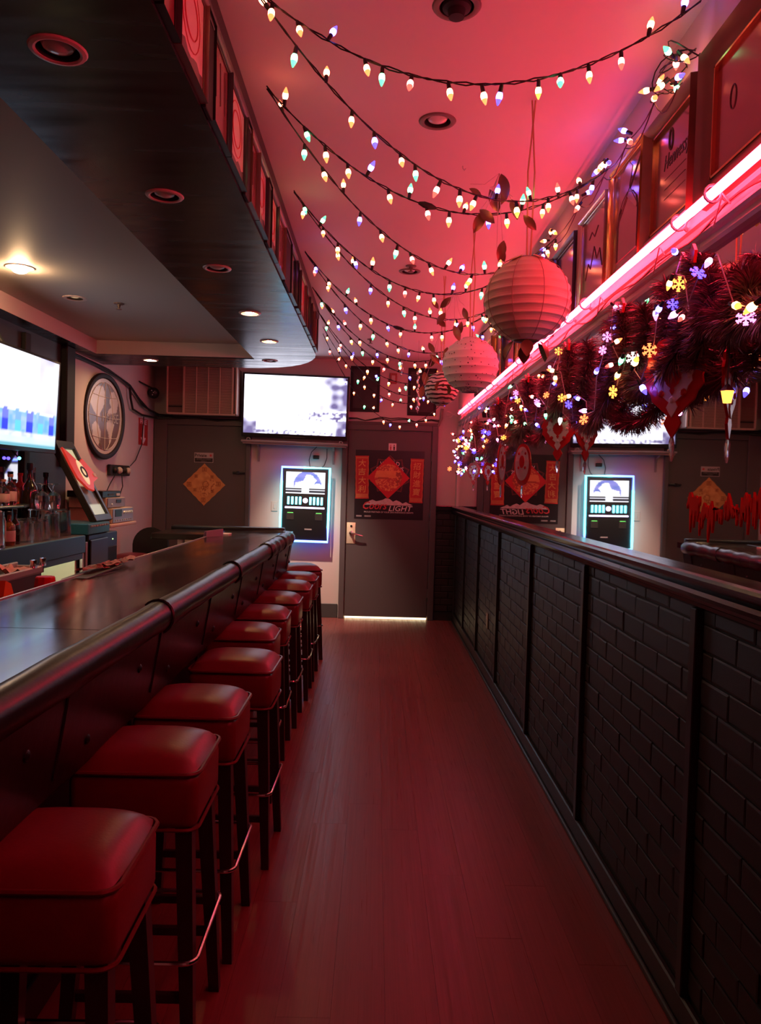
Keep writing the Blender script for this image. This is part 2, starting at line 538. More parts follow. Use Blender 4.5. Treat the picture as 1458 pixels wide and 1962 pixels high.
# walls
bm = BM(); box(bm, (XL - 0.12, 6.0, 0), (XL, YB + 0.12, 2.9)); box(bm, (XL - 0.12, Y0, 0), (XL, 6.0, 2.9))
wall_left = struct('wall_left', bm, m_wall)
bm = BM(); box(bm, (XL, 1.5, 1.0), (XL + 0.02, 6.02, 2.48))
bbp = thing('back_bar_panel', 'dark panelling with a smoky mirror behind the bottles on left wall', 'wall panel', (XL, 3.7, 1.0))
obj('dark_panel', bm, m_darkwall, bbp)
bm = BM(); box(bm, (XL + 0.02, 2.2, 1.14), (XL + 0.026, 5.25, 1.66))
obj('back_bar_mirror', bm, mat('smoky_mirror', (0.62, 0.58, 0.60), 0.05, metal=1.0), bbp)
bm = BM(); box(bm, (XL + 0.02, 5.9, 1.55), (XL + 0.07, 6.06, 2.48), 0.006); box(bm, (XL + 0.02, 5.25, 1.10), (XL + 0.05, 5.33, 2.45), 0.004)
obj('dark_post', bm, m_blackmatt, bbp)

bm = BM()
box(bm, (XL - 0.12, YB, 0), (1.0, YB + 0.15, 2.95))
wall_back = struct('wall_back', bm, m_wall)
bm = BM(); box(bm, (-1.39, YB - 0.012, 0.0), (-0.395, YB, 0.155), 0.003)
struct('baseboard_back', bm, m_base)
bm = BM(); box(bm, (XL - 0.1, Y0 - 0.1, 0), (1.0, Y0, 2.9))
struct('wall_front', bm, m_wall)

# right wall: painted wall, mirror, brick-pattern wainscot
bm = BM(); box(bm, (0.90, Y0, 0), (1.02, YB + 0.1, 2.9)); box(bm, (0.878, Y0, 2.14), (0.90, YB, 2.84))
wall_right = struct('wall_right', bm, m_wallr)
bm = BM(); box(bm, (XR, -0.6, 1.24), (0.8995, 8.30, 2.145))
obj('wall_mirror', bm, m_mirror, wall_right)
bm = BM(); box(bm, (0.870, 8.30, 1.20), (0.90, YB, 2.14))
obj('wall_return', bm, m_wallr, wall_right)
bm = BM(); box(bm, (0.893, 0.2, 0.0), (0.8995, YB, 1.2))
obj('wainscot_board', bm, m_mortar, wall_right)
BAT = [0.96, 2.066, 3.174, 4.285, 5.409, 6.471, 7.459, 8.318]
for yb in BAT:
    bm = BM(); box(bm, (0.868, yb - 0.019, 0.10), (0.893, yb + 0.019, 1.17), 0.003)
    obj('batten', bm, m_batten, wall_right)
# bricks
bm = BM()
brick_src = []
for k in range(4):
    b2 = BM()
    d = 0.10 + 0.03 * k
    v0 = [b2.verts.new(p) for p in ((0, -.5, -.5), (0, .5, -.5), (0, .5, .5), (0, -.5, .5))]
    jit = [random.uniform(-0.02, 0.02) for _ in range(8)]
    v1 = [b2.verts.new(p) for p in ((-.75, -.5 + jit[0], -.5 + jit[1]), (-.75, .5 + jit[2], -.5 + jit[3]), (-.75, .5 + jit[4], .5 + jit[5]), (-.75, -.5 + jit[6], .5 + jit[7]))]
    v2 = [b2.verts.new((-1, p[0] * (1 - d * .35), p[1] * (1 - d))) for p in ((-.5, -.5), (.5, -.5), (.5, .5), (-.5, .5))]
    b2.faces.new(v2)
    for A, B in ((v0, v1), (v1, v2)):
        for i in range(4): b2.faces.new((A[i], A[(i + 1) % 4], B[(i + 1) % 4], B[i]))
    brick_src.append(b2)
course = 0.0725
allb = []
for a, b in zip(BAT, BAT[1:]):
    for r in range(15):
        z = 0.115 + course * (r + 0.5)
        y = a + 0.022 - (0.1 if r % 2 else 0.0) - random.uniform(0, 0.02)
        while y < b - 0.022:
            l = 0.2 + random.uniform(-0.012, 0.012)
            s, e = max(y, a + 0.021), min(y + l, b - 0.021)
            if e - s > 0.03:
                allb.append(((s + e) / 2, z, e - s))
            y += l
allb = [t for t in allb if t[0] > 1.62]
allb.sort(key=lambda t: t[0])
def brick_matrix(y, z, l):
    return T((0.8935, y + random.uniform(-.001, .001), z + random.uniform(-.0015, .0015))) @ Rx(random.uniform(-.012, .012)) @ \
        Matrix.Diagonal((0.0050 + random.uniform(0, 0.003), l - 0.0045, course - 0.0055, 1))
srcs = []
for k, b2 in enumerate(brick_src):
    o = obj('brick', b2.copy(), m_brick, None, smooth=False)
    fin(o, wall_right)
    o.matrix_basis = brick_matrix(*allb[k])
    srcs.append(o)
for i, t in enumerate(allb[4:300]):
    sharecopy(srcs[i % 4], wall_right, brick_matrix(*t))
def stuff_bricks(name, mats_list, parent):
    big = BM()
    tmp = []
    for i, mtx in enumerate(mats_list):
        me = srcs[i % 4].data
        idx = [big.verts.new(mtx @ v.co) for v in me.vertices]
        for p in me.polygons:
            big.faces.new([idx[q] for q in p.vertices])
    o = obj(name, big, m_brick, parent, smooth=False)
    o['kind'] = 'stuff'
    return o
stuff_bricks('brick_rows', [brick_matrix(*t) for t in allb[300:]], wall_right)
# bricks on the short back wall piece beside the door
bm = BM(); box(bm, (0.668, YB - 0.012, 0.0), (0.893, YB, 1.2))
obj('wainscot_board', bm, m_mortar, wall_back)
for r in range(15):
    z = 0.10 + course * (r + 0.5)
    for (s, e) in (((0.672, 0.742), (0.742, 0.892)) if r % 2 else ((0.672, 0.822), (0.822, 0.892))):
        mtx = T(((s + e) / 2, YB - 0.012, z)) @ Rz(pi / 2) @ Matrix.Diagonal((0.010, e - s - 0.007, course - 0.007, 1))
        sharecopy(srcs[r % 4], wall_back, mtx)
# chair rail cap (profile along the wall) and its return on the back wall
capprof = [(0.8995, 1.272), (0.842, 1.272), (0.832, 1.268), (0.828, 1.260), (0.832, 1.252), (0.842, 1.249), (0.846, 1.242), (0.856, 1.240), (0.858, 1.232),
           (0.848, 1.226), (0.842, 1.216), (0.842, 1.206), (0.848, 1.196), (0.860, 1.190), (0.868, 1.178), (0.886, 1.168), (0.8995, 1.166)]
def along_y(prof, y0, y1):
    b = BM(); prism(b, prof, y0, y1, ALONG_Y); return b
for i, (a, b) in enumerate(((0.4, 2.62), (2.622, 5.2), (5.202, YB))):
    struct('trim_%d' % (3 + i), along_y(capprof, a, b), m_cap)
bm = BM(); box(bm, (0.655, YB - 0.035, 1.215), (0.88, YB, 1.272), 0.008, 2); box(bm, (0.655, YB - 0.022, 1.168), (0.88, YB, 1.218), 0.006, 2)
struct('trim_6', bm, m_cap)
# baseboard right
bm = BM(); box(bm, (0.872, 0.2, 0), (0.893, YB - 0.02, 0.10), 0.005); box(bm, (0.860, 0.2, 0.0), (0.873, YB - 0.02, 0.022), 0.004)
struct('baseboard_right', bm, m_batten)
# stepped moulding that carries the neon
mold = [(0.8995, 2.235), (0.868, 2.235), (0.866, 2.222), (0.872, 2.214), (0.872, 2.196), (0.860, 2.190), (0.857, 2.180), (0.863, 2.172), (0.872, 2.168), (0.870, 2.152), (0.862, 2.146), (0.866, 2.136), (0.8995, 2.134)]
struct('trim_7', along_y(mold, Y0, 8.28), m_white_mold)
# ceiling / upper back wall band
bm = BM(); box(bm, (-0.39, YB - 0.02, 2.14), (0.66, YB, 2.17), 0.003)
struct('trim_8', bm, m_greyframe)

# ------------------------------------------------------------------ doors on the back wall
d1 = bpy.data.objects.new('door_1', None); col.objects.link(d1); d1.location = (-1.86, YB, 0); d1['kind'] = 'structure'
bm = BM(); box(bm, (-2.30, YB - 0.022, 0.015), (-1.435, YB, 2.075), 0.003)
obj('door_panel', bm, m_greydoor, d1)
bm = BM()
for a, b in (((-2.44, YB - 0.04, 0), (-2.30, YB, 2.17)), ((-1.435, YB - 0.04, 0), (-1.385, YB, 2.17)), ((-2.30, YB - 0.04, 2.078), (-1.435, YB, 2.17))):
    box(bm, a, b, 0.004)
obj('door_frame', bm, m_greyframe, d1)
bm = BM(); box(bm, (-1.575, YB - 0.05, 1.56), (-1.44, YB - 0.02, 1.582), 0.005, 2); box(bm, (-1.53, YB - 0.06, 1.555), (-1.50, YB - 0.02, 1.588), 0.004)
obj('slide_bolt', bm, m_black, d1)

d2 = bpy.data.objects.new('door_2', None); col.objects.link(d2); d2.location = (0.14, YB, 0); d2['kind'] = 'structure'
bm = BM(); box(bm, (-0.315, YB - 0.03, 0.026), (0.590, YB, 2.070), 0.003)
obj('door_panel', bm, m_greydoor, d2)
bm = BM()
for a, b in (((-0.385, YB - 0.045, 0), (-0.325, YB, 2.14)), ((0.598, YB - 0.045, 0), (0.662, YB, 2.14)), ((-0.325, YB - 0.045, 2.078), (0.598, YB, 2.14))):
    box(bm, a, b, 0.004)
obj('door_frame', bm, m_greyframe, d2)
bm = BM(); box(bm, (-0.312, YB - 0.012, 0.002), (0.588, YB - 0.006, 0.0235))
obj('light_gap', bm, m_doorlight, d2)
bm = BM(); box(bm, (-0.312, YB - 0.036, 0.828), (-0.216, YB - 0.029, 1.060), 0.004, 2)
lp = obj('lock_plate', bm, m_brass, d2)
bm = BM(); lathe(bm, [(0, 0), (0.026, 0), (0.022, 0.02), (0.012, 0.024), (0.011, 0.055), (0, 0.056)], 16, M_back(-0.262, YB - 0.036, 0.945))
tube(bm, [(-0.262, YB - 0.085, 0.945), (-0.235, YB - 0.090, 0.942), (-0.19, YB - 0.088, 0.930), (-0.135, YB - 0.082, 0.918)], [0.011, 0.010, 0.009, 0.008], 8)
obj('lever_handle', bm, m_chrome, lp)
bm = BM(); lathe(bm, [(0, 0), (0.013, 0), (0.012, 0.006), (0, 0.007)], 12, M_back(-0.262, YB - 0.036, 1.02))
obj('key_cylinder', bm, m_black, lp)
for z in (0.3, 1.05, 1.8):
    bm = BM(); tube(bm, [(0.594, YB - 0.036, z - 0.05), (0.594, YB - 0.036, z + 0.05)], 0.007, 8)
    obj('hinge', bm, m_greyframe, d2)

# printed things on door 2
pz = YB - 0.031
t = thing('beer_poster', 'black square beer poster taped to the grey door beside the jukebox', 'poster', (0.143, pz, 1.48))
PM = M_back(0.143, pz, 1.482)
PW, PH = 0.755, 0.755
bm = BM(); prism(bm, [(-PW / 2, -PH / 2), (PW / 2, -PH / 2), (PW / 2, PH / 2), (-PW / 2, PH / 2)], 0, 0.0015, PM)
obj('sheet', bm, mat('black_poster_paper', (0.014, 0.010, 0.013), 0.35), t, smooth=False)
# star emblem outline
star = []
NS = 10
for i in range(NS * 2):
    a = pi / 2 + i * pi / NS
    rr = 0.225 if i % 2 == 0 else 0.180
    star.append((rr * cos(a), rr * sin(a) * 0.98 + 0.105))
bm = BM()
n = len(star)
def outline(bm, P, wd, M, z0, z1):
    cx = sum(p[0] for p in P) / len(P); cy = sum(p[1] for p in P) / len(P)
    Q = [(cx + (x - cx) * (1 - wd), cy + (y - cy) * (1 - wd)) for x, y in P]
    nn = len(P)
    for i in range(nn):
        j = (i + 1) % nn
        f = [M @ Vector((p[0], p[1], z1)) for p in (P[i], P[j], Q[j], Q[i])]
        bm.faces.new([bm.verts.new(v) for v in f])
outline(bm, star, 0.035, PM, 0.0015, 0.0022)
outline(bm, [(x * 0.93, (y - .105) * 0.93 + .105) for x, y in star], 0.02, PM, 0.0015, 0.0022)
obj('star_emblem', bm, mat('dark_red_ink', (0.20, 0.04, 0.04), 0.6), t, smooth=False)
text('lettering', '2012', 0.115, 0.026, m_grey_ink, t, PM @ T((0.0, 0.268, 0.002)), bold=0.02)
text('lettering', 'WORLD', 0.215, 0.046, m_white_ink, t, PM @ T((0.0, 0.232, 0.002)), bold=0.01)
text('lettering', 'CHAMPIONS', 0.30, 0.050, m_white_ink, t, PM @ T((0.0, 0.172, 0.002)), bold=0.01)
peaks = [(-0.27, -0.222), (-0.25, -0.210), (-0.215, -0.178), (-0.18, -0.165), (-0.14, -0.182), (-0.11, -0.175), (-0.07, -0.165), (-0.035, -0.145), (0.005, -0.152), (0.045, -0.182), (0.08, -0.165),
         (0.115, -0.178), (0.15, -0.20), (0.185, -0.183), (0.22, -0.20), (0.262, -0.215), (0.235, -0.222)]
bm = BM(); prism(bm, peaks, 0.0016, 0.0023, PM)
obj('mountain_range', bm, mat('mountain_ink', (0.55, 0.42, 0.42), 0.6, noise=(40, 0.4)), t, smooth=False)
text('lettering', 'Coors', 0.265, 0.085, m_red_ink, t, PM @ T((-0.150, -0.228, 0.003)), shear=0.35, bold=0.012)
text('lettering', 'LIGHT', 0.262, 0.058, m_white_ink, t, PM @ T((0.130, -0.256, 0.0035)), shear=0.25, bold=0.004)
text('lettering', 'PROUD PARTNER OF YOUR SAN FRANCISCO GIANTS', 0.54, 0.016, m_white_ink, t, PM @ T((0.0, -0.300, 0.002)))
for xx, w_ in ((-0.325, 0.06), (-0.23, 0.07)):
    bm = BM(); prism(bm, [(xx - w_ / 2, -0.355), (xx + w_ / 2, -0.355), (xx + w_ / 2, -0.338), (xx - w_ / 2, -0.338)], 0.0016, 0.002, PM)
    obj('small_print', bm, m_grey_ink, t, smooth=False)

def scroll(name, label, x, z, w, h, chars, tilt):
    t = thing(name, label, 'banner', (x, pz - 0.003, z), 'red paper scrolls on the poster')
    M = M_back(x, pz - 0.0025, z) @ Rz(tilt)
    bm = BM(); P = []
    for i in range(13): P.append((-w / 2 + (0.004 if i % 2 else 0), h / 2 - i * h / 12))
    for i in range(13): P.append((w / 2 - (0.004 if i % 2 else 0), -h / 2 + i * h / 12))
    prism(bm, P, 0, 0.0012, M)
    obj('paper', bm, m_red_paper, t, smooth=False)
    bm = BM()
    for (a, b, c, d) in ((-w / 2 + .006, -w / 2 + .014, -h / 2 + .01, h / 2 - .01), (w / 2 - .014, w / 2 - .006, -h / 2 + .01, h / 2 - .01), (-w / 2 + .012, w / 2 - .012, h / 2 - .03, h / 2 - .012), (-w / 2 + .012, w / 2 - .012, -h / 2 + .012, -h / 2 + .055)):
        prism(bm, [(a, c), (b, c), (b, d), (a, d)], 0.0013, 0.0017, M)
    obj('gold_border', bm, mat('worn_gold_border', (0.48, 0.13, 0.05), 0.5, noise=(180, 0.5)), t, smooth=False)
    for i, ch in enumerate(chars):
        text('character', ch, 0.085, 0.078, m_gold_ink, t, M @ T((0, h * 0.33 - i * 0.094, 0.002)), shear=0.1, bold=0.008)
    return t
scroll('paper_scroll', 'red and gold paper scroll over the left edge of the black poster', -0.158, 1.56, 0.150, 0.47, '大吉大利', 0.02)
scroll('paper_scroll', 'red and gold paper scroll over the right edge of the black poster', 0.440, 1.535, 0.150, 0.485, '招財進寶', -0.012)
# red diamond with a golden village picture
t = thing('paper_diamond', 'red paper diamond with round golden scene at the middle of the black poster', 'decoration', (0.130, pz - 0.004, 1.565))
M = M_back(0.130, pz - 0.0042, 1.562)
bm = BM(); prism(bm, [(-0.232, 0.0), (0, -0.232), (0.232, 0), (0, 0.232)], 0, 0.0012, M)
obj('paper', bm, mat('bright_red_paper', (0.50, 0.012, 0.022), 0.5, noise=(30, 0.12)), t, smooth=False)
def village(u, v):
    x, y = u - 0.5, v - 0.5
    r = sqrt(x * x + y * y)
    c = lerp((0.62, 0.20, 0.07), (0.68, 0.24, 0.08), vnoise(u * 9, v * 9))
    if y > 0.24 and vnoise(u * 30, v * 30) > 0.42: c = (0.42, 0.06, 0.04)
    if y < -0.02 and vnoise(u * 22 + 5, v * 30) > 0.45: c = (0.45, 0.05, 0.04)
    if -0.05 < y < 0.02 and -0.38 < x < 0.02: c = (0.36, 0.06, 0.03)
    if x > 0.27 and -0.3 < y < 0.2 and vnoise(u * 30, v * 20 + 3) > 0.45: c = (0.28, 0.05, 0.03)
    return c
bm = BM()
o = picture('golden_scene', 0.30, 0.30, 46, 46, village, m_pic, t, M, 0.0018)
me = o.data
b2 = BM(); b2.from_mesh(me)
bmesh.ops.delete(b2, geom=[f for f in b2.faces if ((f.calc_center_median().x - 0.13) ** 2 + (f.calc_center_median().z - 1.562) ** 2) > 0.148 ** 2], context='FACES')
b2.to_mesh(me); b2.free()
t = thing('door_sticker', 'small white restroom sticker above the black poster', 'sticker', (0.165, pz, 1.895))
M = M_back(0.166, pz, 1.893)
bm = BM(); prism(bm, [(-0.042, -0.045), (0.042, -0.045), (0.042, 0.045), (-0.042, 0.045)], 0, 0.0012, M)
obj('card', bm, m_napkin, t, smooth=False)
for xx, mm in ((-0.02, m_red_ink), (0.018, m_dark_ink)):
    bm = BM(); prism(bm, [(xx - .007, -.03), (xx + .007, -.03), (xx + .009, .012), (xx - .009, .012)], 0.0013, 0.0017, M)
    lathe(bm, [(0, 0.0013), (0.007, 0.0013), (0.007, 0.0018), (0, 0.0018)], 10, M @ T((xx, 0.024, 0)))
    obj('figure_symbol', bm, mm, t, smooth=False)

# private sign and gold diamond on door 1
dz = YB - 0.0225
t = thing('private_sign', 'small white and black private sign high on the grey door at left', 'sign', (-1.895, dz, 1.725))
M = M_back(-1.896, dz, 1.727)
bm = BM(); prism(bm, [(-0.104, -0.054), (0.104, -0.054), (0.104, 0.054), (-0.104, 0.054)], 0, 0.002, M)
obj('plate', bm, mat('pale_sign_plate', (0.40, 0.35, 0.36), 0.5), t, smooth=False)
bm = BM(); prism(bm, [(-0.098, -0.049), (0.098, -0.049), (0.098, -0.006), (-0.098, -0.006)], 0.002, 0.0025, M)
obj('black_band', bm, m_dark_ink, t, smooth=False)
text('lettering', 'Private', 0.130, 0.036, m_dark_ink, t, M @ T((-0.033, 0.024, 0.002)), bold=0.02)
text('lettering', 'EMPLOYEES', 0.150, 0.013, m_grey_ink, t, M @ T((0, -0.018, 0.0026)))
text('lettering', 'ONLY', 0.060, 0.013, m_grey_ink, t, M @ T((0, -0.038, 0.0026)))
bm = BM(); lathe(bm, [(0, 0.002), (0.013, 0.002), (0.013, 0.0026), (0, 0.0026)], 14, M @ T((0.076, 0.024, 0)))
obj('red_badge', bm, m_red_ink, t, smooth=False)
t = thing('gold_diamond', 'large gold foil diamond under the private sign on the grey door', 'decoration', (-1.885, dz, 1.43))
M = M_back(-1.886, dz - 0.001, 1.432)
P = []
rim = [(-0.232, 0), (0, -0.232), (0.232, 0), (0, 0.232)]
for k in range(4):
    a, b = rim[k], rim[(k + 1) % 4]
    for i in range(8):
        q = 1.0 if i == 0 else (0.985 if i % 2 else 1.012)
        P.append(((a[0] + (b[0] - a[0]) * i / 8) * q, (a[1] + (b[1] - a[1]) * i / 8) * q))
bm = BM(); prism(bm, P, 0, 0.003, M)
obj('foil', bm, mat('gold_foil_paper', (0.56, 0.24, 0.075), 0.42, noise=(9, 0.2)), t, smooth=False)
def emb(u, v):
    x, y = (u - .5) * .32, (v - .5) * .32
    c = lerp((0.50, 0.20, 0.06), (0.68, 0.34, 0.12), vnoise(u * 8, v * 8))
    for (a, b, r) in ((0.02, -0.015, .045), (-0.05, -0.02, .02), (-0.03, -0.045, .018)):
        d = sqrt((x - a) ** 2 + (y - b) ** 2)
        if abs(d - r) < .005: c = (0.28, 0.09, 0.025)
    if vnoise(u * 16 + 9, v * 16) > 0.72 and y < 0.02: c = (0.34, 0.10, 0.03)
    return c
o = picture('embossed_centre', 0.226, 0.226, 40, 40, emb, m_pic, t, M @ Rz(pi / 4), 0.0036)
ink = mat('brown_gold_ink', (0.26, 0.07, 0.022), 0.5)
for (x_, y_) in ((0, 0.165), (0.155, 0.01), (-0.165, 0.0), (-0.008, -0.17), (0.085, 0.085), (-0.09, 0.09), (0.09, -0.07), (-0.10, -0.06)):
    bm = BM()
    s_ = 0.024 if abs(x_) < 0.02 or abs(y_) < 0.02 else 0.017
    M2 = M @ T((x_, y_, 0.0038))
    outline(bm, [(-s_, -s_), (s_, -s_), (s_, s_), (-s_, s_)], 0.22, M2, 0, 0.0006)
    for i in (-1, 0, 1):
        prism(bm, [(-s_ * .6, i * s_ * .5 - .002), (s_ * .6, i * s_ * .5 - .002), (s_ * .6, i * s_ * .5 + .003), (-s_ * .6, i * s_ * .5 + .003)], 0, 0.0006, M2)
    prism(bm, [(-.003, -s_ * .6), (.003, -s_ * .6), (.003, s_ * .6), (-.003, s_ * .6)], 0, 0.0006, M2)
    obj('seal_mark', bm, ink, t, smooth=False)

# ------------------------------------------------------------------ television on the back wall, shelf, jukebox, air conditioner
t = thing('television', 'large bright television on back wall above the small shelf', 'television', (-0.90, YB, 2.3))
A_ = radians(0.9)
TM = M_back(-0.897, YB - 0.135, 2.300) @ Rz(-A_) @ Rx(radians(2))
bm = BM(); box(bm, (-0.575, -0.345, -0.035), (0.575, 0.345, 0.0), 0.006, 2, TM); box(bm, (-0.25, -0.2, -0.07), (0.25, 0.2, -0.03), 0.01, 1, TM)
obj('casing', bm, m_black, t)
def tvpic(u, v):
    n1 = vnoise(u * 5, v * 4); n2 = vnoise(u * 16 + 3, v * 12); n3 = vnoise(u * 45, v * 30)
    b = 1.0
    c = (1.0, 0.97, 1.0)
    d = 0.0
    if u > 0.5 and v > 0.42: d = max(0, (u - 0.52) * 1.7) * (0.35 + 0.9 * n2)
    if 0.24 < v < 0.40:
        d = max(d, 0.9 * max(0, n3 - 0.35 + (u - 0.55) * 0.9))
        if u < 0.2: d = max(d, 0.45 * n2)
    if v < 0.26 and (u < 0.12 or u > 0.9): d = max(d, 0.55 * (0.4 + n2))
    if v < 0.08: d = max(d, 0.75 * n3)
    if v > 0.93: d = max(d, 0.35 * n2)
    if 0.10 < v < 0.24 and 0.12 < u < 0.9: d *= 0.1
    return lerp((0.86, 0.86, 1.0), (0.075, 0.06, 0.14), min(1, d * 1.6))
picture('screen', 1.105, 0.625, 84, 48, tvpic, m_pic_tv, t, TM @ T((0, 0.012, 0)), 0.0008)
bm = BM(); box(bm, (-0.12, -0.005, 0), (0.12, 0.003, 0.004), M=TM @ T((0, -0.328, 0)))
obj('lower_trim', bm, mat('dark_grey_trim', (0.06, 0.05, 0.05), 0.3), t)
t = thing('wall_shelf', 'narrow grey shelf under the back wall television', 'shelf', (-0.9, YB, 1.92))
SM = M_back(-0.895, YB, 1.905) @ Rz(-A_)
bm = BM(); box(bm, (-0.575, -0.008, 0), (0.575, 0.014, 0.17), 0.005, 1, SM); box(bm, (-0.56, -0.026, 0.10), (0.56, -0.008, 0.155), 0.003, 1, SM)
obj('shelf_board', bm, m_shelf, t)
for xx in (-0.40, 0.42):
    bm = BM(); prism(bm, [(0, -0.01), (0.13, -0.01), (0.125, -0.03), (0.05, -0.06), (0.018, -0.11), (0.012, -0.21), (0, -0.21)], -0.011, 0.011, SM @ T((xx, 0, 0)) @ basis((0, 0, 1), (0, 1, 0), (-1, 0, 0)))
    obj('bracket', bm, m_shelf, t)
for xx in (-0.50, 0.50):
    bm = BM(); tube(bm, [SM @ Vector((xx + 0.02 * cos(a), 0.018 + 0.022 * sin(a), 0.14)) for a in [pi * k / 8 for k in range(9)]], 0.004, 6)
    obj('hook', bm, m_metal, t)
t = thing('power_adapter', 'small black power adapter with dangling leads over the jukebox', 'adapter', (-0.66, YB, 1.78))
bm = BM(); box(bm, (-0.70, YB - 0.04, 1.745), (-0.635, YB, 1.785), 0.004); obj('adapter_block', bm, m_black, t)
for (pts) in ([(-0.66, YB - 0.02, 1.88), (-0.72, YB - 0.02, 1.82), (-0.745, YB - 0.015, 1.73), (-0.73, YB - 0.03, 1.65)], [(-0.55, YB - 0.02, 1.86), (-0.55, YB - 0.015, 1.76), (-0.575, YB - 0.02, 1.68), (-0.60, YB - 0.03, 1.65)]):
    bm = BM(); tube(bm, pts, 0.004, 6); obj('lead', bm, m_black, t)

t = thing('jukebox', 'wall jukebox with glowing blue edges below the television shelf', 'jukebox', (-0.77, YB, 1.25))
JM = M_back(-0.772, YB - 0.10, 1.245) @ Rz(-radians(0.6))
JW, JH = 0.52, 0.80
bm = BM(); box(bm, (-JW / 2 + .01, -JH / 2 + .01, -0.096), (JW / 2 - .01, JH / 2 - .01, 0.0), 0.01, 2, JM)
obj('cabinet', bm, m_black, t)
def edge(name, P, m):
    bm = BM(); tube(bm, [JM @ Vector((x, y, 0.003)) for x, y in P], 0.0125, 8); obj(name, bm, m, t)
w2, h2 = JW / 2, JH / 2
edge('light_edge', [(-w2, h2 * .62), (-w2, -h2 * .8)], m_cyan)
edge('light_edge', [(-w2, h2 * .62), (-w2, h2), (-w2 * .1, h2)], m_blueled)
edge('light_edge', [(-w2 * .1, h2), (w2, h2), (w2, -h2 * .62)], m_cyan)
edge('light_edge', [(w2, -h2 * .62), (w2, -h2), (-w2 * .45, -h2)], m_blueled)
edge('light_edge', [(-w2 * .45, -h2), (-w2, -h2), (-w2, -h2 * .8)], m_cyan)
def jpic(u, v):
    c = (0.9, 0.95, 1.0)
    if v < 0.24:
        c = (0.02, 0.02, 0.03)
        if abs(v - 0.17) < 0.02 or v < 0.05: c = (0.9, 0.9, 1.0)
        if 0.40 < u < 0.60: c = (0.9, 0.95, 1)
        return c
    x, y = (u - .55) / .36, (v - .35) / .7
    if x * x + y * y < 1: c = lerp((0.12, 0.18, 0.55), (0.35, 0.30, 0.75), vnoise(u * 6, v * 6))
    if inpoly(u, v, [(0.2, 0.24), (0.25, 0.5), (0.45, 0.6), (0.52, 0.9), (0.66, 0.86), (0.78, 0.62), (0.72, 0.45), (0.85, 0.5), (0.97, 0.3), (0.97, 0.24)]): c = (1, 1, 1)
    return c
picture('screen', 0.425, 0.235, 48, 30, jpic, m_pic_juke, t, JM @ T((0, 0.235, 0)), 0.0015)
for i, xx in enumerate((-0.18, -0.137, -0.094, -0.052, 0.060, 0.100, 0.141, 0.182)):
    bm = BM(); box(bm, (xx - .012, -0.002, 0.0), (xx + .012, 0.082, 0.006), 0.0058, 2, JM); obj('button_light', bm, m_cyan if i % 2 == 0 or True else m_blueled, t)
bm = BM(); lathe(bm, [(0, 0), (0.028, 0), (0.026, 0.006), (0, 0.007)], 18, JM @ T((0.004, 0.043, 0))); obj('centre_button', bm, m_lavled, t)
bm = BM(); box(bm, (-0.215, -0.045, 0), (0.215, -0.026, 0.008), 0.004, 2, JM); obj('light_bar', bm, m_lavled, t)
for xx in (-0.155, 0.155):
    bm = BM(); box(bm, (xx - .032, -0.096, 0), (xx + .032, -0.088, 0.005), 0.002, 1, JM); obj('slot_light', bm, m_greenled, t)
    bm = BM(); box(bm, (xx - .04, -0.17, 0), (xx + .04, -0.10, 0.004), 0.003, 1, JM); obj('coin_slot', bm, m_blackmatt, t)
text('lettering', 'ROCK', 0.075, 0.016, m_grey_ink, t, JM @ T((0.05, -0.27, 0.001)), bold=0.02) if False else None
bm = BM(); box(bm, (0.005, -0.278, 0.0), (0.085, -0.262, 0.003), 0.002, 1, JM); obj('name_plate', bm, m_grey_ink, t)
t = thing('wall_plate', 'beige switch plate on white wall left of the jukebox', 'switch', (-1.12, YB, 1.2))
bm = BM(); box(bm, (-1.15, YB - 0.007, 1.16), (-1.08, YB, 1.27), 0.003, 1); obj('plate', bm, m_ivory, t)
bm = BM(); box(bm, (-1.125, YB - 0.012, 1.19), (-1.105, YB - 0.006, 1.24), 0.002); obj('toggle', bm, m_ivory, t)

t = thing('air_conditioner', 'wall air conditioner with beige grilles above the private door', 'air conditioner', (-1.9, YB, 2.2))
AM = M_back(-1.868, 8.15, 2.43)
bm = BM(); box(bm, (-0.365, -0.255, -0.29), (0.365, 0.255, -0.01), 0.008, 1, AM); obj('housing', bm, m_ac_dark, t)
bm = BM()
box(bm, (-0.372, -0.262, -0.02), (-0.355, 0.262, 0.012), 0.003, 1, AM); box(bm, (0.355, -0.262, -0.02), (0.372, 0.262, 0.012), 0.003, 1, AM)
box(bm, (-0.372, -0.262, -0.02), (0.372, -0.243, 0.012), 0.003, 1, AM); box(bm, (-0.372, 0.243, -0.02), (0.372, 0.262, 0.012), 0.003, 1, AM)
box(bm, (-0.20, -0.25, -0.02), (-0.18, 0.25, 0.012), 0.003, 1, AM); box(bm, (0.315, -0.25, -0.02), (0.335, 0.25, 0.012), 0.003, 1, AM)
obj('grille_frame', bm, m_ac, t)
for xx in (-0.058, 0.066, 0.19):
    bm = BM(); box(bm, (xx - .005, -0.245, -0.008), (xx + .005, 0.245, 0.010), 0.002, 1, AM); obj('grille_bar', bm, m_ac, t)
for k in range(34):
    z_ = -0.232 + k * 0.014
    bm = BM(); box(bm, (-0.18, z_ - .0035, -0.010), (0.315, z_ + .0035, 0.002), M=AM)
    obj('louvre', bm, m_ac, t, smooth=False)
for k in range(26):
    z_ = -0.150 + k * 0.0155
    bm = BM(); box(bm, (-0.355, z_ - .0045, -0.010), (-0.20, z_ + .0045, 0.002), M=AM)
    obj('side_louvre', bm, mat('reddish_louvre', (0.24, 0.11, 0.085), 0.6) if k == 0 else bpy.data.materials['reddish_louvre'], t, smooth=False)
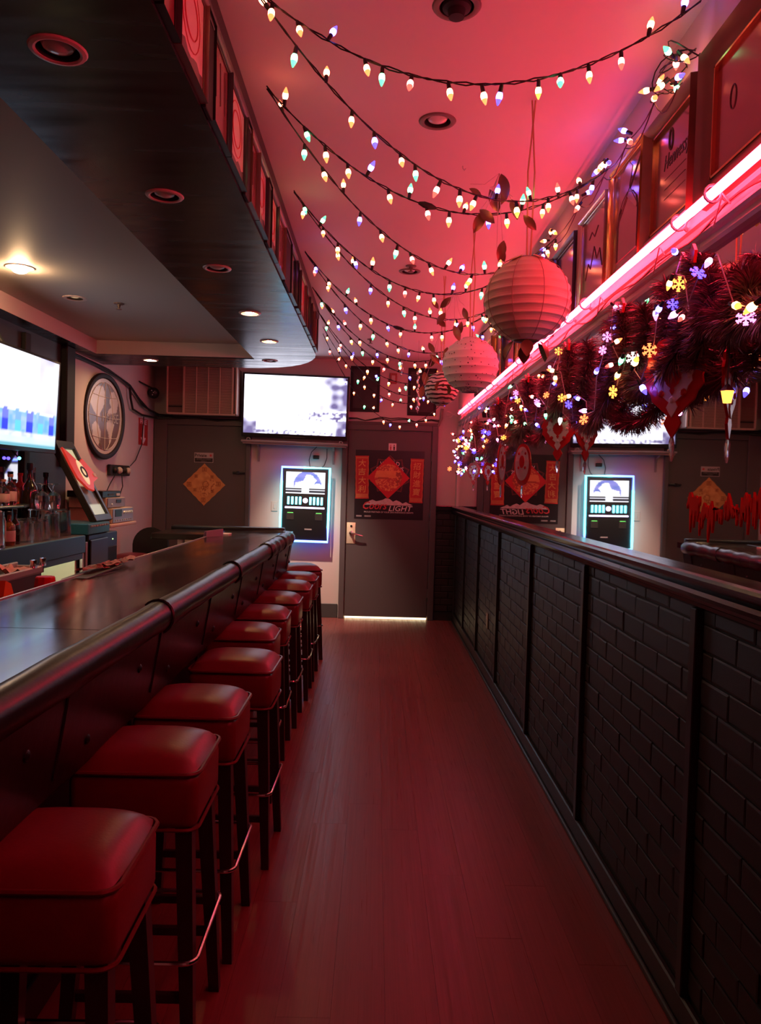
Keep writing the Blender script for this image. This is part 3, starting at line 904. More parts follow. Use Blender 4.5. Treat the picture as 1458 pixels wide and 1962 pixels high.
bm = BM(); box(bm, (-0.35, -0.185, -0.01), (-0.205, -0.172, 0.004), M=AM); obj('control_strip', bm, m_blackmatt, t)

# dark posters above door 2 and the small alarm plate between them
for i, (x0, x1, z0, z1, lab) in enumerate(((-0.312, 0.010, 2.276, 2.772, 'black poster above the door next to the television'), (0.318, 0.632, 2.25, 2.768, 'black poster above the door in the far right corner'))):
    t = thing('black_poster', lab, 'poster', ((x0 + x1) / 2, YB, z0), 'black posters above the door')
    bm = BM(); box(bm, (x0, YB - 0.012, z0), (x1, YB, z1), 0.003); obj('panel', bm, m_blackmatt, t)
    bm = BM(); box(bm, (x0 + 0.03, YB - 0.014, z0 + 0.04), (x1 - 0.03, YB - 0.0121, z1 - 0.04), 0.0005); obj('print', bm, mat('faint_print', (0.03, 0.022, 0.022), 0.5, noise=(7, 0.9)), t)
t = thing('alarm_plate', 'small reddish plate between the two black posters above the door', 'sign', (0.15, YB, 2.6))
bm = BM(); box(bm, (0.115, YB - 0.02, 2.59), (0.195, YB, 2.705), 0.004); obj('plate', bm, mat('reddish_plate', (0.35, 0.08, 0.07), 0.5), t)
bm = BM(); box(bm, (0.135, YB - 0.024, 2.615), (0.175, YB - 0.019, 2.68), 0.003); obj('window', bm, m_ivory, t)
# cables on the walls
t = thing('cable_run', 'black cables drooping along left wall to the air conditioner', 'cable', (-2.42, 7.2, 2.3))
for pts in ([(-2.44, 6.1, 2.44), (-2.43, 6.6, 2.44), (-2.43, 7.2, 2.41), (-2.43, 7.55, 2.36), (-2.43, 7.9, 2.23), (-2.40, 8.36, 2.17), (-2.2, 8.41, 2.155), (-1.8, 8.41, 2.145), (-1.45, 8.41, 2.14)],
            [(-2.44, 6.1, 2.455), (-2.43, 6.9, 2.44), (-2.43, 7.5, 2.38), (-2.43, 7.8, 2.28), (-2.42, 8.1, 2.2), (-2.38, 8.40, 2.178), (-2.1, 8.405, 2.165), (-1.75, 8.405, 2.13), (-1.45, 8.405, 2.15)],
            [(-2.43, 7.5, 2.37), (-2.43, 7.53, 2.26), (-2.43, 7.6, 2.16), (-2.43, 7.9, 2.13), (-2.41, 8.36, 2.14), (-2.1, 8.41, 2.15)]):
    bm = BM()
    P = []
    for a, b in zip(pts, pts[1:]):
        for k in range(4): P.append(Vector(a).lerp(Vector(b), k / 4))
    P.append(Vector(pts[-1]))
    tube(bm, [p + Vector((0.012 if p.x < -2.40 else 0, 0, 0)) for p in P], 0.011, 6); obj('cable', bm, m_black, t)
t = thing('door_cable', 'thin black cables sagging over the frame of the poster door', 'cable', (0.1, 8.42, 2.17))
for off, lo in ((0.0, 0.03), (0.012, 0.012)):
    bm = BM(); tube(bm, [(-0.32 + k * 0.09, YB - 0.035 - off, 2.205 - lo * sin(k * 0.9) * 0.5 - off + 0.012 * sin(k * 2.1)) for k in range(12)], 0.005, 6); obj('cable', bm, m_black, t)
t = thing('cable_conduit', 'short grey conduit in the right corner above the poster door', 'conduit', (0.68, YB, 2.1))
bm = BM(); tube(bm, [(0.66, YB - 0.03, 2.14), (0.69, YB - 0.03, 2.22), (0.70, YB - 0.03, 2.33)], 0.014, 8); obj('pipe', bm, m_shelf, t)
t = thing('cord_bow', 'pale knotted cord at the far end of the neon tube', 'cord', (0.807, 8.28, 2.256))
bm = BM()
for dx, dz in ((-.07, .035), (-.075, -.01), (.05, .02), (.06, -.02), (-.05, -.03)):
    tube(bm, [(0.86, 8.28, 2.24), (0.807, 8.28, 2.256), (0.807 + dx * .6, 8.275, 2.256 + dz * .9), (0.807 + dx, 8.27, 2.256 + dz)], 0.0045, 5)
obj('cord_loop', bm, m_wall, t)

# ------------------------------------------------------------------ left wall things
t = thing('globe_sign', 'round wall sign with a dark frame and a map of the globe', 'sign', (XL, 6.78, 2.02))
GM = T((-2.405, 6.79, 2.016)) @ Rz(-radians(7)) @ basis((0, 1, 0), (0, 0, 1), (1, 0, 0))
bm = BM(); lathe(bm, [(0.328, -0.012), (0.376, -0.012), (0.378, 0.0), (0.372, 0.014), (0.354, 0.018), (0.336, 0.012), (0.330, 0.004), (0.328, -0.012)], 48, GM)
obj('round_frame', bm, mat('dark_round_frame', (0.014, 0.006, 0.007), 0.55, spec=0.25), t)
bm = BM(); lathe(bm, [(0, -0.015), (0.33, -0.015), (0.33, 0.0), (0, 0.0)], 48, GM); obj('disc', bm, mat('pale_disc', (0.45, 0.37, 0.36), 0.25), t)
lands = [[(-.27, .10), (-.24, .17), (-.15, .25), (-.04, .26), (0.0, .20), (-.02, .10), (-.06, .05), (-.09, .02), (-.10, -.02), (-.15, .0), (-.20, .03)],
         [(-.23, -.09), (-.17, -.05), (-.12, -.08), (-.07, -.14), (-.08, -.21), (-.12, -.27), (-.18, -.26), (-.21, -.19)],
         [(.05, .0), (.12, .03), (.22, .05), (.26, .16), (.18, .24), (.10, .22), (.08, .13), (.12, .09), (.06, .06)],
         [(.04, -.04), (.12, -.02), (.18, -.06), (.14, -.14), (.12, -.22), (.09, -.24), (.07, -.15), (.03, -.10)]]
def globe(u, v):
    x, y = (u - .5) * .62, (v - .5) * .62
    for P in lands:
        if inpoly(x, y, P): return (0.44, 0.36, 0.36)
    return lerp((0.10, 0.055, 0.055), (0.15, 0.085, 0.08), vnoise(u * 7, v * 7))
o = picture('globe_print', 0.62, 0.62, 64, 64, globe, attr_mat('globe_picture', 0.22), t, GM, 0.0015)
b2 = BM(); b2.from_mesh(o.data); gi = GM.inverted()
bmesh.ops.delete(b2, geom=[f for f in b2.faces if (gi @ f.calc_center_median()).xy.length > 0.296], context='FACES'); b2.to_mesh(o.data); b2.free()
gl = mat('pale_map_line', (0.48, 0.40, 0.38), 0.4)
bm = BM()
for k in (-2, -1, 0, 1, 2):
    tube(bm, [GM @ Vector((0.145 * k * cos(a) , 0.295 * sin(a), 0.003)) for a in [-1.45 + 2.9 * i / 16 for i in range(17)]], 0.0028, 4)
for yy in (-0.18, 0.0, 0.18):
    r_ = sqrt(0.295 ** 2 - yy * yy)
    tube(bm, [GM @ Vector((-r_ + 2 * r_ * i / 8, yy - 0.012 * sin(pi * i / 8), 0.003)) for i in range(9)], 0.0028, 4)
obj('grid_line', bm, gl, t)
text('lettering', 'HOUSE', 0.30, 0.085, mat('grey_letter', (0.30, 0.23, 0.22), 0.4), t, GM @ T((0.10, -0.005, 0.004)), bold=0.01)
t = thing('fire_sign', 'red fire extinguisher sign with a white arrow on left wall', 'sign', (-2.44, 8.04, 1.97))
M = M_left(XL, 8.05, 1.965)
bm = BM(); prism(bm, [(-.155, -.138), (.155, -.138), (.155, .138), (-.155, .138)], 0, 0.003, M); obj('plate', bm, mat('red_sign_plate', (0.40, 0.02, 0.02), 0.45), t, smooth=False)
text('lettering', 'FIRE', 0.22, 0.05, m_white_ink, t, M @ T((0, 0.105, 0.003)), bold=0.02)
bm = BM(); prism(bm, [(-.03, .07), (.03, .07), (.03, -.06), (.09, -.06), (0, -.13), (-.09, -.06), (-.03, -.06)], 0.003, 0.004, M); obj('arrow', bm, m_white_ink, t, smooth=False)
t = thing('power_strip', 'black outlet box with plugs below the globe sign', 'outlet', (-2.44, 7.25, 1.55))
M = M_left(XL + 0.002, 7.26, 1.55)
bm = BM(); box(bm, (-.27, -.05, 0), (.27, .05, 0.035), 0.006, 1, M); obj('box', bm, m_black, t)
for k in range(4):
    bm = BM(); lathe(bm, [(0, 0.035), (0.03, 0.035), (0.032, 0.05), (0.018, 0.07), (0, 0.072)], 12, M @ T((-.19 + .125 * k, 0, 0))); obj('plug', bm, m_ivory if k % 2 else m_black, t)
for pts in ([(-2.40, 7.1, 1.53), (-2.39, 6.9, 1.42), (-2.36, 6.7, 1.33)], [(-2.40, 7.25, 1.53), (-2.38, 7.22, 1.4), (-2.34, 7.0, 1.3)], [(-2.40, 7.5, 1.6), (-2.43, 7.75, 1.66), (-2.43, 7.95, 1.83), (-2.43, 8.0, 2.12)]):
    bm = BM(); tube(bm, pts, 0.005, 5); obj('lead', bm, m_black, t)
t = thing('security_camera', 'small black dome camera hanging in the far left corner', 'camera', (-2.42, 8.2, 2.4))
bm = BM(); tube(bm, [(-2.45, 7.88, 2.47), (-2.42, 8.05, 2.45), (-2.40, 8.18, 2.44)], 0.008, 6); obj('arm', bm, m_black, t)
bm = BM(); bmesh.ops.create_uvsphere(bm, u_segments=16, v_segments=10, radius=0.06, matrix=T((-2.39, 8.2, 2.39))); obj('dome', bm, m_black, t)
for dx, dz in ((0, .02), (.02, 0), (0.035, .01), (.01, -.025)):
    bm = BM(); lathe(bm, [(0, 0), (.008, 0), (.006, .004), (0, .005)], 8, M_back(-2.395 + dx, 8.143, 2.39 + dz)); obj('lens', bm, m_chrome, t)

# ------------------------------------------------------------------ the bar
t = thing('bar_counter', 'long dark bar with black padded edge and red bar stools along it', 'bar counter', (-0.9, 3.5, 0))
BX0, BX1, BYE = -1.165, -0.655, 6.13
for a, b in ((0.3, 1.962), (1.966, BYE)):
    bm = BM(); prism(bm, [(BX0, 1.045), (BX1, 1.045), (BX1, 1.088), (BX0 + 0.004, 1.088)], a, b, ALONG_Y); obj('countertop', bm, m_bartop, t)
bm = BM(); box(bm, (-1.62, 5.55, 1.045), (BX0, BYE, 1.088), 0.004); obj('return_top', bm, m_bartop, t)
bm = BM(); prism(bm, [(BX0 - .008, 1.05), (BX0, 1.05), (BX0, 1.092), (BX0 - .008, 1.092)], 0.3, 5.55, ALONG_Y); obj('edge_strip', bm, m_metal, t)
# padded armrest roll, along the front then round the end
def roll(pts, rr, m, name='armrest'):
    bm = BM()
    tube(bm, pts, rr, 16); return obj(name, bm, m, t, ang=60)
ax, az, ar = -0.668, 1.052, 0.047
roll([(ax, y, az) for y in [0.3 + (4.72 - 0.3) * k / 30 for k in range(31)]], [ar + 0.0012 * sin(k * 2.3) + 0.001 * sin(k * 5.1) for k in range(31)], m_vinyl)
P, Rr = [], []
for k in range(19):
    y = 4.72 + (5.96 - 4.72) * k / 18
    P.append((ax, y, az)); Rr.append(ar + (0.010 if k % 3 == 1 else 0.002))
P2 = [(ax - 0.045, 6.06, az), (ax - 0.12, 6.10, az + 0.006), (ax - 0.25, 6.115, az + 0.012), (ax - 0.50, 6.125, az + 0.014), (ax - 0.95, 6.125, az + 0.014)]
roll(P + P2, Rr + [ar] * len(P2), m_vinylwrap, 'wrapped_armrest')
bm = BM(); box(bm, (-1.62, 6.08, 1.06), (-0.72, 6.165, 1.118), 0.012, 2); obj('end_rail', bm, m_vinyl, t)
for y in (2.37, 3.57, 4.66, 4.98, 5.35, 5.62):
    bm = BM(); tube(bm, [(ax + (ar + 0.003) * cos(a), y + 0.012 * sin(a), az + (ar + 0.003) * sin(a)) for a in [2 * pi * k / 20 for k in range(20)]], 0.006, 6, closed=True); obj('strap', bm, m_strap, t)
bm = BM()
prof = [(ax + 0.026, 1.03), (ax + 0.022, 0.99), (ax + 0.012, 0.93), (ax + 0.002, 0.87), (ax - 0.012, 0.80), (ax - 0.03, 0.775), (ax - 0.075, 0.77), (ax - 0.09, 0.85), (ax - 0.075, 1.04)]
prism(bm, prof, 0.3, 5.98, ALONG_Y); obj('padded_apron', bm, m_vinyl, t, ang=50)
for k in range(16):
    y = 0.75 + 0.35 * k
    for zz, xx in ((0.945, ax + 0.0145), (0.86, ax + 0.0)):
        if (k % 2 == 0) == (zz > 0.9):
            bm = BM(); lathe(bm, [(0, -0.004), (0.013, -0.004), (0.012, 0.003), (0.006, 0.007), (0, 0.008)], 10, M_left(xx, y, zz)); obj('tufting_button', bm, m_vinyl, t)
for k in range(8):
    y = 0.92 + 0.7 * k
    bm = BM(); tube(bm, [(ax + 0.027, y, 1.02), (ax + 0.0125, y, 0.93), (ax - 0.004, y, 0.83)], 0.0045, 6); obj('apron_seam', bm, m_strap, t)
bm = BM(); box(bm, (-1.10, 0.3, 0.0), (-0.90, 6.02, 1.045), 0.004); obj('front_panel', bm, m_blackmatt, t)
for k in range(6):
    y = 0.75 + k * 1.05
    bm = BM(); box(bm, (-0.90, y - .02, 0.1), (-0.886, y + .02, 1.0), 0.003); obj('panel_batten', bm, m_batten, t)
bm = BM(); box(bm, (-0.90, 0.3, 0.0), (-0.885, 6.02, 0.12), 0.004); obj('kick_board', bm, m_batten, t)

# ------------------------------------------------------------------ bar stools
SW, SD = 0.322, 0.300
def make_stool(label):
    t = thing('bar_stool', label, 'bar stool', (0, 0, 0), 'red leather bar stools along the bar')
    a, b = SW / 2, SD / 2
    bm = BM(); box(bm, (-a, -b, 0.606), (a, b, 0.748), 0.026, 3)
    for v in bm.verts:
        if v.co.z < 0.66: v.co.z += 0.008 * max(0, 1 - 4 * (v.co.x / SW) ** 2) * 0
    obj('seat_box', bm, m_leather, t, ang=50)
    # domed cushion
    bm = BM(); N = 14
    grid = []
    for j in range(N + 1):
        row = []
        for i in range(N + 1):
            u, v = 2 * i / N - 1, 2 * j / N - 1
            k = 1 - 0.065 * (u * u) * (v * v)
            ux, vy = u * a * 1.005 * k, v * b * 1.005 * k
            e = (1 - abs(u) ** 3.2) * (1 - abs(v) ** 3.2)
            row.append(bm.verts.new((ux, vy, 0.752 + 0.047 * max(0, e) ** 0.5)))
        grid.append(row)
    for j in range(N):
        for i in range(N): bm.faces.new((grid[j][i], grid[j][i + 1], grid[j + 1][i + 1], grid[j + 1][i]))
    obj('cushion', bm, m_leather, t, ang=80)
    def loop(z, r, ins):
        pts = []
        rc = 0.034
        for cx, cy, s in ((a - rc - ins, b - rc - ins, 0), (-a + rc + ins, b - rc - ins, 1), (-a + rc + ins, -b + rc + ins, 2), (a - rc - ins, -b + rc + ins, 3)):
            for k in range(5):
                an = s * pi / 2 + k * pi / 8
                pts.append((cx + rc * cos(an), cy + rc * sin(an), z))
        bm = BM(); tube(bm, pts, r, 6, closed=True); return bm
    obj('piping', loop(0.750, 0.0055, -0.002), m_piping, t)
    obj('piping', loop(0.610, 0.0045, -0.001), m_piping, t)
    for sx in (-1, 1):
        for sy in (-1, 1):
            bm = BM()
            x0, y0, x1, y1 = sx * (a - 0.035), sy * (b - 0.035), sx * (a - 0.005), sy * (b + 0.012)
            g = []
            for (cx, cy, z, h) in ((x0, y0, 0.620, 0.021), (x0 + (x1 - x0) * .5, y0 + (y1 - y0) * .5, 0.32, 0.0185), (x1, y1, 0.0, 0.0145)):
                g.append([bm.verts.new((cx + p * h, cy + q * h, z)) for p, q in ((-1, -1), (1, -1), (1, 1), (-1, 1))])
            for A, B in zip(g, g[1:]):
                for k in range(4): bm.faces.new((A[k], A[(k + 1) % 4], B[(k + 1) % 4], B[k]))
            bm.faces.new(g[0]); bm.faces.new(g[-1])
            obj('leg', bm, m_legwood, t, smooth=False)
    # chrome foot rail on the outside of the legs, and wooden stretchers
    pts = []
    ra, rb, rc = a + 0.008, b + 0.020, 0.03
    for cx, cy, s in ((ra - rc, rb - rc, 0), (-ra + rc, rb - rc, 1), (-ra + rc, -rb + rc, 2), (ra - rc, -rb + rc, 3)):
        for k in range(5):
            an = s * pi / 2 + k * pi / 8
            pts.append((cx + rc * cos(an), cy + rc * sin(an), 0.285))
    bm = BM(); tube(bm, pts, 0.0062, 8, closed=True); obj('foot_rail', bm, m_chrome, t)
    for sy in (-1, 1):
        bm = BM(); box(bm, (-a + 0.03, sy * (b - 0.006) - 0.008, 0.17), (a - 0.03, sy * (b - 0.006) + 0.008, 0.195), 0.002); obj('stretcher', bm, m_legwood, t)
    return t
STOOLS = [(1.325, -.444, 0, 'red leather bar stool nearest the camera, cut off by the frame'), (1.875, -.425, 0, 'second red bar stool from the camera, wholly in view'), (2.33, -.412, 0, 'third red bar stool from the camera, close behind the second'),
          (2.91, -.378, 0, 'red bar stool pulled furthest out into the aisle, fourth along the bar'), (3.51, -.454, 0, 'fifth red bar stool along the bar, tucked behind the pulled-out one'),
          (4.055, -.462, 0, 'sixth red bar stool along the bar, by the first tied strap'), (4.60, -.45, 0, 'seventh red bar stool along the bar'), (5.19, -.436, 0, 'eighth red bar stool, blue light on its seat'),
          (5.70, -.433, 0, 'ninth red bar stool, last one squared to the bar'), (6.36, -.47, 0.35, 'turned red bar stool standing off the far bar corner')]
st0 = make_stool('')
for i, (y, xr, a, lab) in enumerate(STOOLS):
    s = st0 if i == 0 else copy_tree(st0)
    s.location = (xr - SW / 2, y + SD / 2, 0)
    s.rotation_euler = (0, 0, a + random.uniform(-0.02, 0.02))
    s['label'] = lab
s = copy_tree(st0); s.location = (-0.98, 6.75, 0); s.rotation_euler = (0, 0, 0.2); s['label'] = 'red bar stool behind the far bar end, mostly hidden'
s = copy_tree(st0); s.location = (-2.20, 7.0, 0); s.rotation_euler = (0, 0, -0.3); s['label'] = 'dark red stool behind the bar beside the black chair'

# ------------------------------------------------------------------ behind the bar
t = thing('back_counter', 'teal back bar counter holding glasses and bottles along left wall', 'counter', (-2.1, 3.6, 0))
bm = BM(); box(bm, (-2.43, 1.8, 1.075), (-1.905, 5.03, 1.100), 0.003); obj('worktop', bm, m_countertop, t)
bm = BM(); box(bm, (-1.918, 1.8, 0.985), (-1.895, 5.03, 1.098), 0.004); box(bm, (-1.925, 1.8, 0.945), (-1.905, 5.03, 0.985), 0.003); obj('fascia', bm, m_teal, t)
bm = BM(); box(bm, (-2.43, 1.8, 0.0), (-2.40, 5.03, 1.075)); box(bm, (-2.43, 4.985, 0.0), (-1.93, 5.0, 1.075)); box(bm, (-2.43, 1.8, 0.0), (-1.92, 1.82, 1.075)); box(bm, (-2.43, 1.8, 0.05), (-1.92, 5.0, 0.08)); obj('carcass', bm, m_blackmatt, t)
bm = BM(); box(bm, (-1.925, 5.005, 0.0), (-1.903, 5.022, 0.985), 0.003); box(bm, (-1.925, 5.065, 0.0), (-1.903, 5.092, 1.05), 0.003); obj('steel_post', bm, m_metal, t)
t = thing('open_cooler', 'lit cream cooler open under the back counter', 'cooler', (-2.1, 4.3, 0))
bm = BM(); box(bm, (-2.37, 3.5, 0.1), (-2.34, 4.98, 0.98)); box(bm, (-2.37, 4.955, 0.1), (-1.935, 4.98, 0.98)); box(bm, (-2.37, 3.5, 0.1), (-1.93, 3.53, 0.98)); box(bm, (-2.37, 3.5, 0.1), (-1.93, 4.98, 0.13)); obj('liner', bm, m_cream, t)
bm = BM(); tube(bm, [(-2.02, 3.7, 0.962), (-2.02, 4.86, 0.962)], 0.012, 8); obj('lamp_tube', bm, m_fluor, t)
t = thing('register_stand', 'dark cabinet with teal top at the end of the back counter', 'cabinet', (-2.1, 5.4, 0))
bm = BM(); box(bm, (-2.40, 5.11, 0.0), (-1.905, 5.48, 1.095), 0.006); obj('cabinet_body', bm, m_black, t)
bm = BM(); box(bm, (-2.40, 5.06, 1.096), (-1.89, 5.47, 1.17), 0.006); obj('teal_top', bm, m_teal, t)
for k in range(7):
    bm = BM(); box(bm, (-1.892, 5.10 + k * .05, 1.145), (-1.884, 5.135 + k * .05, 1.158), 0.002); obj('key', bm, m_shelf, t)
bm = BM(); box(bm, (-1.90, 5.11, 0.62), (-1.888, 5.44, 1.06), 0.008); obj('front_door', bm, mat('dark_grey_panel', (0.02, 0.022, 0.025), 0.35), t)
t = thing('black_appliance', 'black box appliance with a small green light beside the cabinet', 'appliance', (-2.1, 5.62, 0))
bm = BM(); box(bm, (-2.36, 5.50, 0.0), (-1.93, 5.75, 1.085), 0.006); obj('casing', bm, m_black, t)
bm = BM(); lathe(bm, [(0, 0), (.006, 0), (.005, .003), (0, .004)], 8, M_left(-1.93, 5.65, 1.03)); obj('indicator_light', bm, mat('pale_green_led', (0.2, 0.2, 0.2), 0.4, em=(0.6, 1, 0.4), es=2), t)
bm = BM(); box(bm, (-1.93, 5.53, 0.45), (-1.922, 5.72, 0.98), 0.003); obj('grille_panel', bm, m_blackmatt, t)
# leaning lit sign in a black frame
t = thing('leaning_sign', 'black framed lit sign leaning back at the end of the back counter', 'sign', (-1.97, 5.45, 1.17))
a_ = Vector((-1.93, 5.30, 1.172)); up_ = Vector((-0.30, 0.0, 0.555)).normalized()
nx_ = Vector((up_.z, 0, -up_.x))
LM = basis((0, 1, 0), up_, nx_, a_ + Vector((0, 0.155, 0)) + up_ * 0.315)
bm = BM(); 
for (x0, x1, y0, y1) in ((-.16, .16, -.315, -.265), (-.16, .16, .255, .315), (-.16, -.135, -.27, .26), (.12, .16, -.27, .26)): box(bm, (x0, y0, -0.03), (x1, y1, 0.012), 0.004, 1, LM)
box(bm, (-.158, -.31, -0.035), (.158, .31, -0.012), 0, 1, LM); obj('frame', bm, mat('dark_olive_frame', (0.022, 0.018, 0.012), 0.35), t)
def sgn(u, v):
    if v > 0.86: return (0.85, 0.70, 0.40)
    if v < 0.16: return (0.70, 0.60, 0.42)
    if v < 0.42: return lerp((0.03, 0.015, 0.01), (0.30, 0.10, 0.05), max(0, vnoise(u * 4, v * 10) - 0.4) * 2)
    return lerp((0.75, 0.60, 0.34), (0.4, 0.12, 0.06), vnoise(u * 3, v * 9))
picture('lit_print', 0.255, 0.52, 14, 36, sgn, m_signlit, t, LM @ T((-.008, 0, 0)), -0.006)
RP = [(-.13, .22), (-.05, .17), (.03, .10), (.13, .14), (.20, .06), (.24, -.02), (.12, -.05), (.05, -.12), (-.04, -.10), (-.13, -.02), (-.14, .08)]
bm = BM(); prism(bm, RP, 0.014, 0.030, LM @ T((-.01, .03, 0))); obj('red_emblem', bm, mat('lit_red_emblem', (0.5, 0.03, 0.03), 0.4, em=(1, 0.05, 0.03), es=0.35), t)
bm = BM(); lathe(bm, [(0, 0.030), (0.062, 0.030), (0.055, 0.036), (0, 0.037)], 20, LM @ T((.0, .055, 0)) @ Matrix.Diagonal((0.85, 1.6, 1, 1))); obj('pale_oval', bm, mat('lit_pale_oval', (0.6, 0.5, 0.35), 0.4, em=(1, 0.75, 0.4), es=0.6), t)
bm = BM(); lathe(bm, [(0.03, 0.036), (0.045, 0.036), (0.045, 0.041), (0.03, 0.041), (0.03, 0.036)], 18, LM @ T((.0, .055, 0))); obj('ring_mark', bm, m_dark_ink, t)
bm = BM(); box(bm, (.17, .02, .03), (.215, .05, .036), 0.003, 1, LM); obj('white_tab', bm, m_napkin, t)
# wall shelf with stereo boxes
t = thing('corner_shelf', 'small pale shelf on left wall holding stereo boxes', 'shelf', (-2.3, 6.4, 1.1))
bm = BM(); box(bm, (-2.45, 6.02, 1.085), (-2.07, 6.66, 1.110), 0.006, 2); obj('shelf_board', bm, mat('pale_shelf_board', (0.6, 0.46, 0.36), 0.5), t)
bm = BM(); box(bm, (-2.45, 6.3, 0.95), (-2.2, 6.33, 1.085), 0.004); obj('bracket', bm, m_shelf, t)
t = thing('stereo_amplifier', 'silver stereo amplifier with cream side, lowest box on corner shelf', 'stereo', (-2.25, 6.4, 1.11))
bm = BM(); box(bm, (-2.44, 6.12, 1.112), (-2.10, 6.64, 1.232), 0.004); obj('case', bm, mat('cream_case', (0.62, 0.48, 0.34), 0.5), t)
bm = BM(); box(bm, (-2.10, 6.13, 1.116), (-2.092, 6.63, 1.230), 0.003); fp = obj('face_plate', bm, mat('silver_blue_face', (0.36, 0.42, 0.48), 0.35, metal=0.3), t)
bm = BM(); box(bm, (-2.092, 6.17, 1.165), (-2.088, 6.33, 1.222), 0.002); obj('meter_window', bm, m_black, fp)
for k in range(5):
    bm = BM(); lathe(bm, [(0, 0), (.013, 0), (.011, .012), (0, .013)], 10, M_left(-2.092, 6.39 + .048 * k, 1.195)); obj('knob', bm, m_metal, fp)
for k in range(8):
    bm = BM(); box(bm, (-2.092, 6.18 + k * .055, 1.128), (-2.086, 6.205 + k * .055, 1.14), 0.001); obj('push_button', bm, m_metal, fp)
t = thing('radio_receiver', 'grey radio receiver standing on the silver stereo amplifier', 'stereo', (-2.25, 6.35, 1.234))
bm = BM(); box(bm, (-2.43, 6.08, 1.236), (-2.13, 6.52, 1.318), 0.004); obj('case', bm, bpy.data.materials['cream_case'], t)
bm = BM(); box(bm, (-2.13, 6.09, 1.239), (-2.122, 6.51, 1.316), 0.003); fp = obj('face_plate', bm, mat('grey_face', (0.25, 0.26, 0.28), 0.4), t)
bm = BM(); box(bm, (-2.122, 6.28, 1.275), (-2.118, 6.40, 1.302), 0.002); obj('display', bm, m_black, fp)
bm = BM(); lathe(bm, [(0, 0), (.009, 0), (.008, .008), (0, .009)], 10, M_left(-2.122, 6.18, 1.265)); obj('knob', bm, m_metal, fp)
t = thing('media_player', 'thin black media player on top of the radio receiver', 'stereo', (-2.25, 6.3, 1.32))
bm = BM(); box(bm, (-2.42, 6.02, 1.320), (-2.14, 6.44, 1.372), 0.004); obj('case', bm, m_black, t)
bm = BM(); box(bm, (-2.14, 6.33, 1.332), (-2.134, 6.41, 1.352), 0.002); obj('white_label', bm, m_napkin, t)
bm = BM(); box(bm, (-2.14, 6.14, 1.335), (-2.134, 6.26, 1.350), 0.002); obj('display', bm, mat('dim_display', (0.05, 0.05, 0.06), 0.2), t)
# television over the back bar
t = thing('bar_television', 'bright blue television hanging over the back bar at far left', 'television', (-2.3, 4.7, 1.95))
VM = T((-2.145, 4.64, 1.932)) @ Rz(radians(-1.0)) @ basis((0, 1, 0), (0, 0, 1), (1, 0, 0)) @ Rx(radians(2.5))
bm = BM(); box(bm, (-.52, -.305, -.05), (.52, .305, 0.0), 0.008, 2, VM); obj('casing', bm, m_black, t)
bm = BM(); tube(bm, [VM @ Vector((0, 0, -.05)), VM @ Vector((0, .05, -.15)), Vector((-2.43, 4.64, 2.0))], 0.025, 8); tube(bm, [VM @ Vector((-.1, .25, -.04)), (-2.35, 4.55, 2.48)], 0.018, 8); obj('wall_arm', bm, m_black, t)
def tvl(u, v):
    n2 = vnoise(u * 8, v * 7); n3 = vnoise(u * 26, v * 20)
    c = lerp((0.55, 0.52, 0.95), (1, 1, 1), 0.5 + n2 * .6 - abs(v - .66) * 1.6 + (0.35 if u < .72 else -0.05))
    if v < 0.40:
        k = (u * 6.6 + .15) % 1.0
        i = int(u * 6.6 + .15)
        base = (0.10, 0.42, 0.82)
        if k < 0.5:
            c = (0.02, 0.05, 0.85) if i % 2 == 0 else (0.12, 0.62, 0.95)
            if v > 0.27: c = lerp(c, (0.25, 0.3, 0.9), .6)
        else: c = lerp(base, (0.45, 0.6, 0.95), n3)
        if v > 0.36 + 0.04 * n3: c = (0.9, 0.95, 1.0)
    if v < 0.15: c = lerp((0.45, 0.70, 0.85), (0.75, 0.85, 0.95), n2) if v < .105 else lerp((0.5, 0.6, 0.85), (0.9, 0.9, 1), n3)
    if v < 0.03: c = (0.15, 0.45, 0.55)
    return c
picture('screen', 0.985, 0.565, 70, 42, tvl, m_pic_tvl, t, VM @ T((0, 0.005, 0)), 0.001)
# chair, table
t = thing('round_back_chair', 'black round-backed chair by the private door', 'chair', (-2.15, 7.5, 0))
bm = BM(); 
prof = [(0, 0)]; 
P = [(0.17 * cos(a), 0.17 * sin(a) if sin(a) > 0 else 0.34 * sin(a)) for a in [2 * pi * k / 28 for k in range(28)]]
prism(bm, P, -0.025, 0.025, M_back(-2.165, 7.42, 0.84) @ Rx(radians(-8)))
bmesh.ops.bevel(bm, geom=[e for e in bm.edges if e.is_boundary or len(set(round(f.normal.z, 1) for f in e.link_faces)) > 1 and e.calc_face_angle(0) > 0.8], offset=0.015, segments=2, affect='EDGES')
obj('backrest', bm, m_vinyl, t, ang=50)
bm = BM(); lathe(bm, [(0, 0.42), (0.19, 0.42), (0.21, 0.44), (0.20, 0.475), (0.15, 0.495), (0, 0.5)], 24, T((-2.165, 7.60, 0))); obj('seat', bm, m_vinyl, t)
for sx in (-1, 1):
    for sy in (-1, 1):
        bm = BM(); tube(bm, [(-2.165 + sx * .13, 7.60 + sy * .13, .43), (-2.165 + sx * .17, 7.60 + sy * .17, 0)], 0.013, 8); obj('leg', bm, m_chrome, t)
t = thing('steel_table', 'small steel topped stand behind the far end of the bar', 'table', (-1.62, 7.2, 0))
bm = BM(); box(bm, (-1.85, 7.05, 0.955), (-1.38, 7.5, 0.988), 0.006, 2); obj('tabletop', bm, m_metal, t)
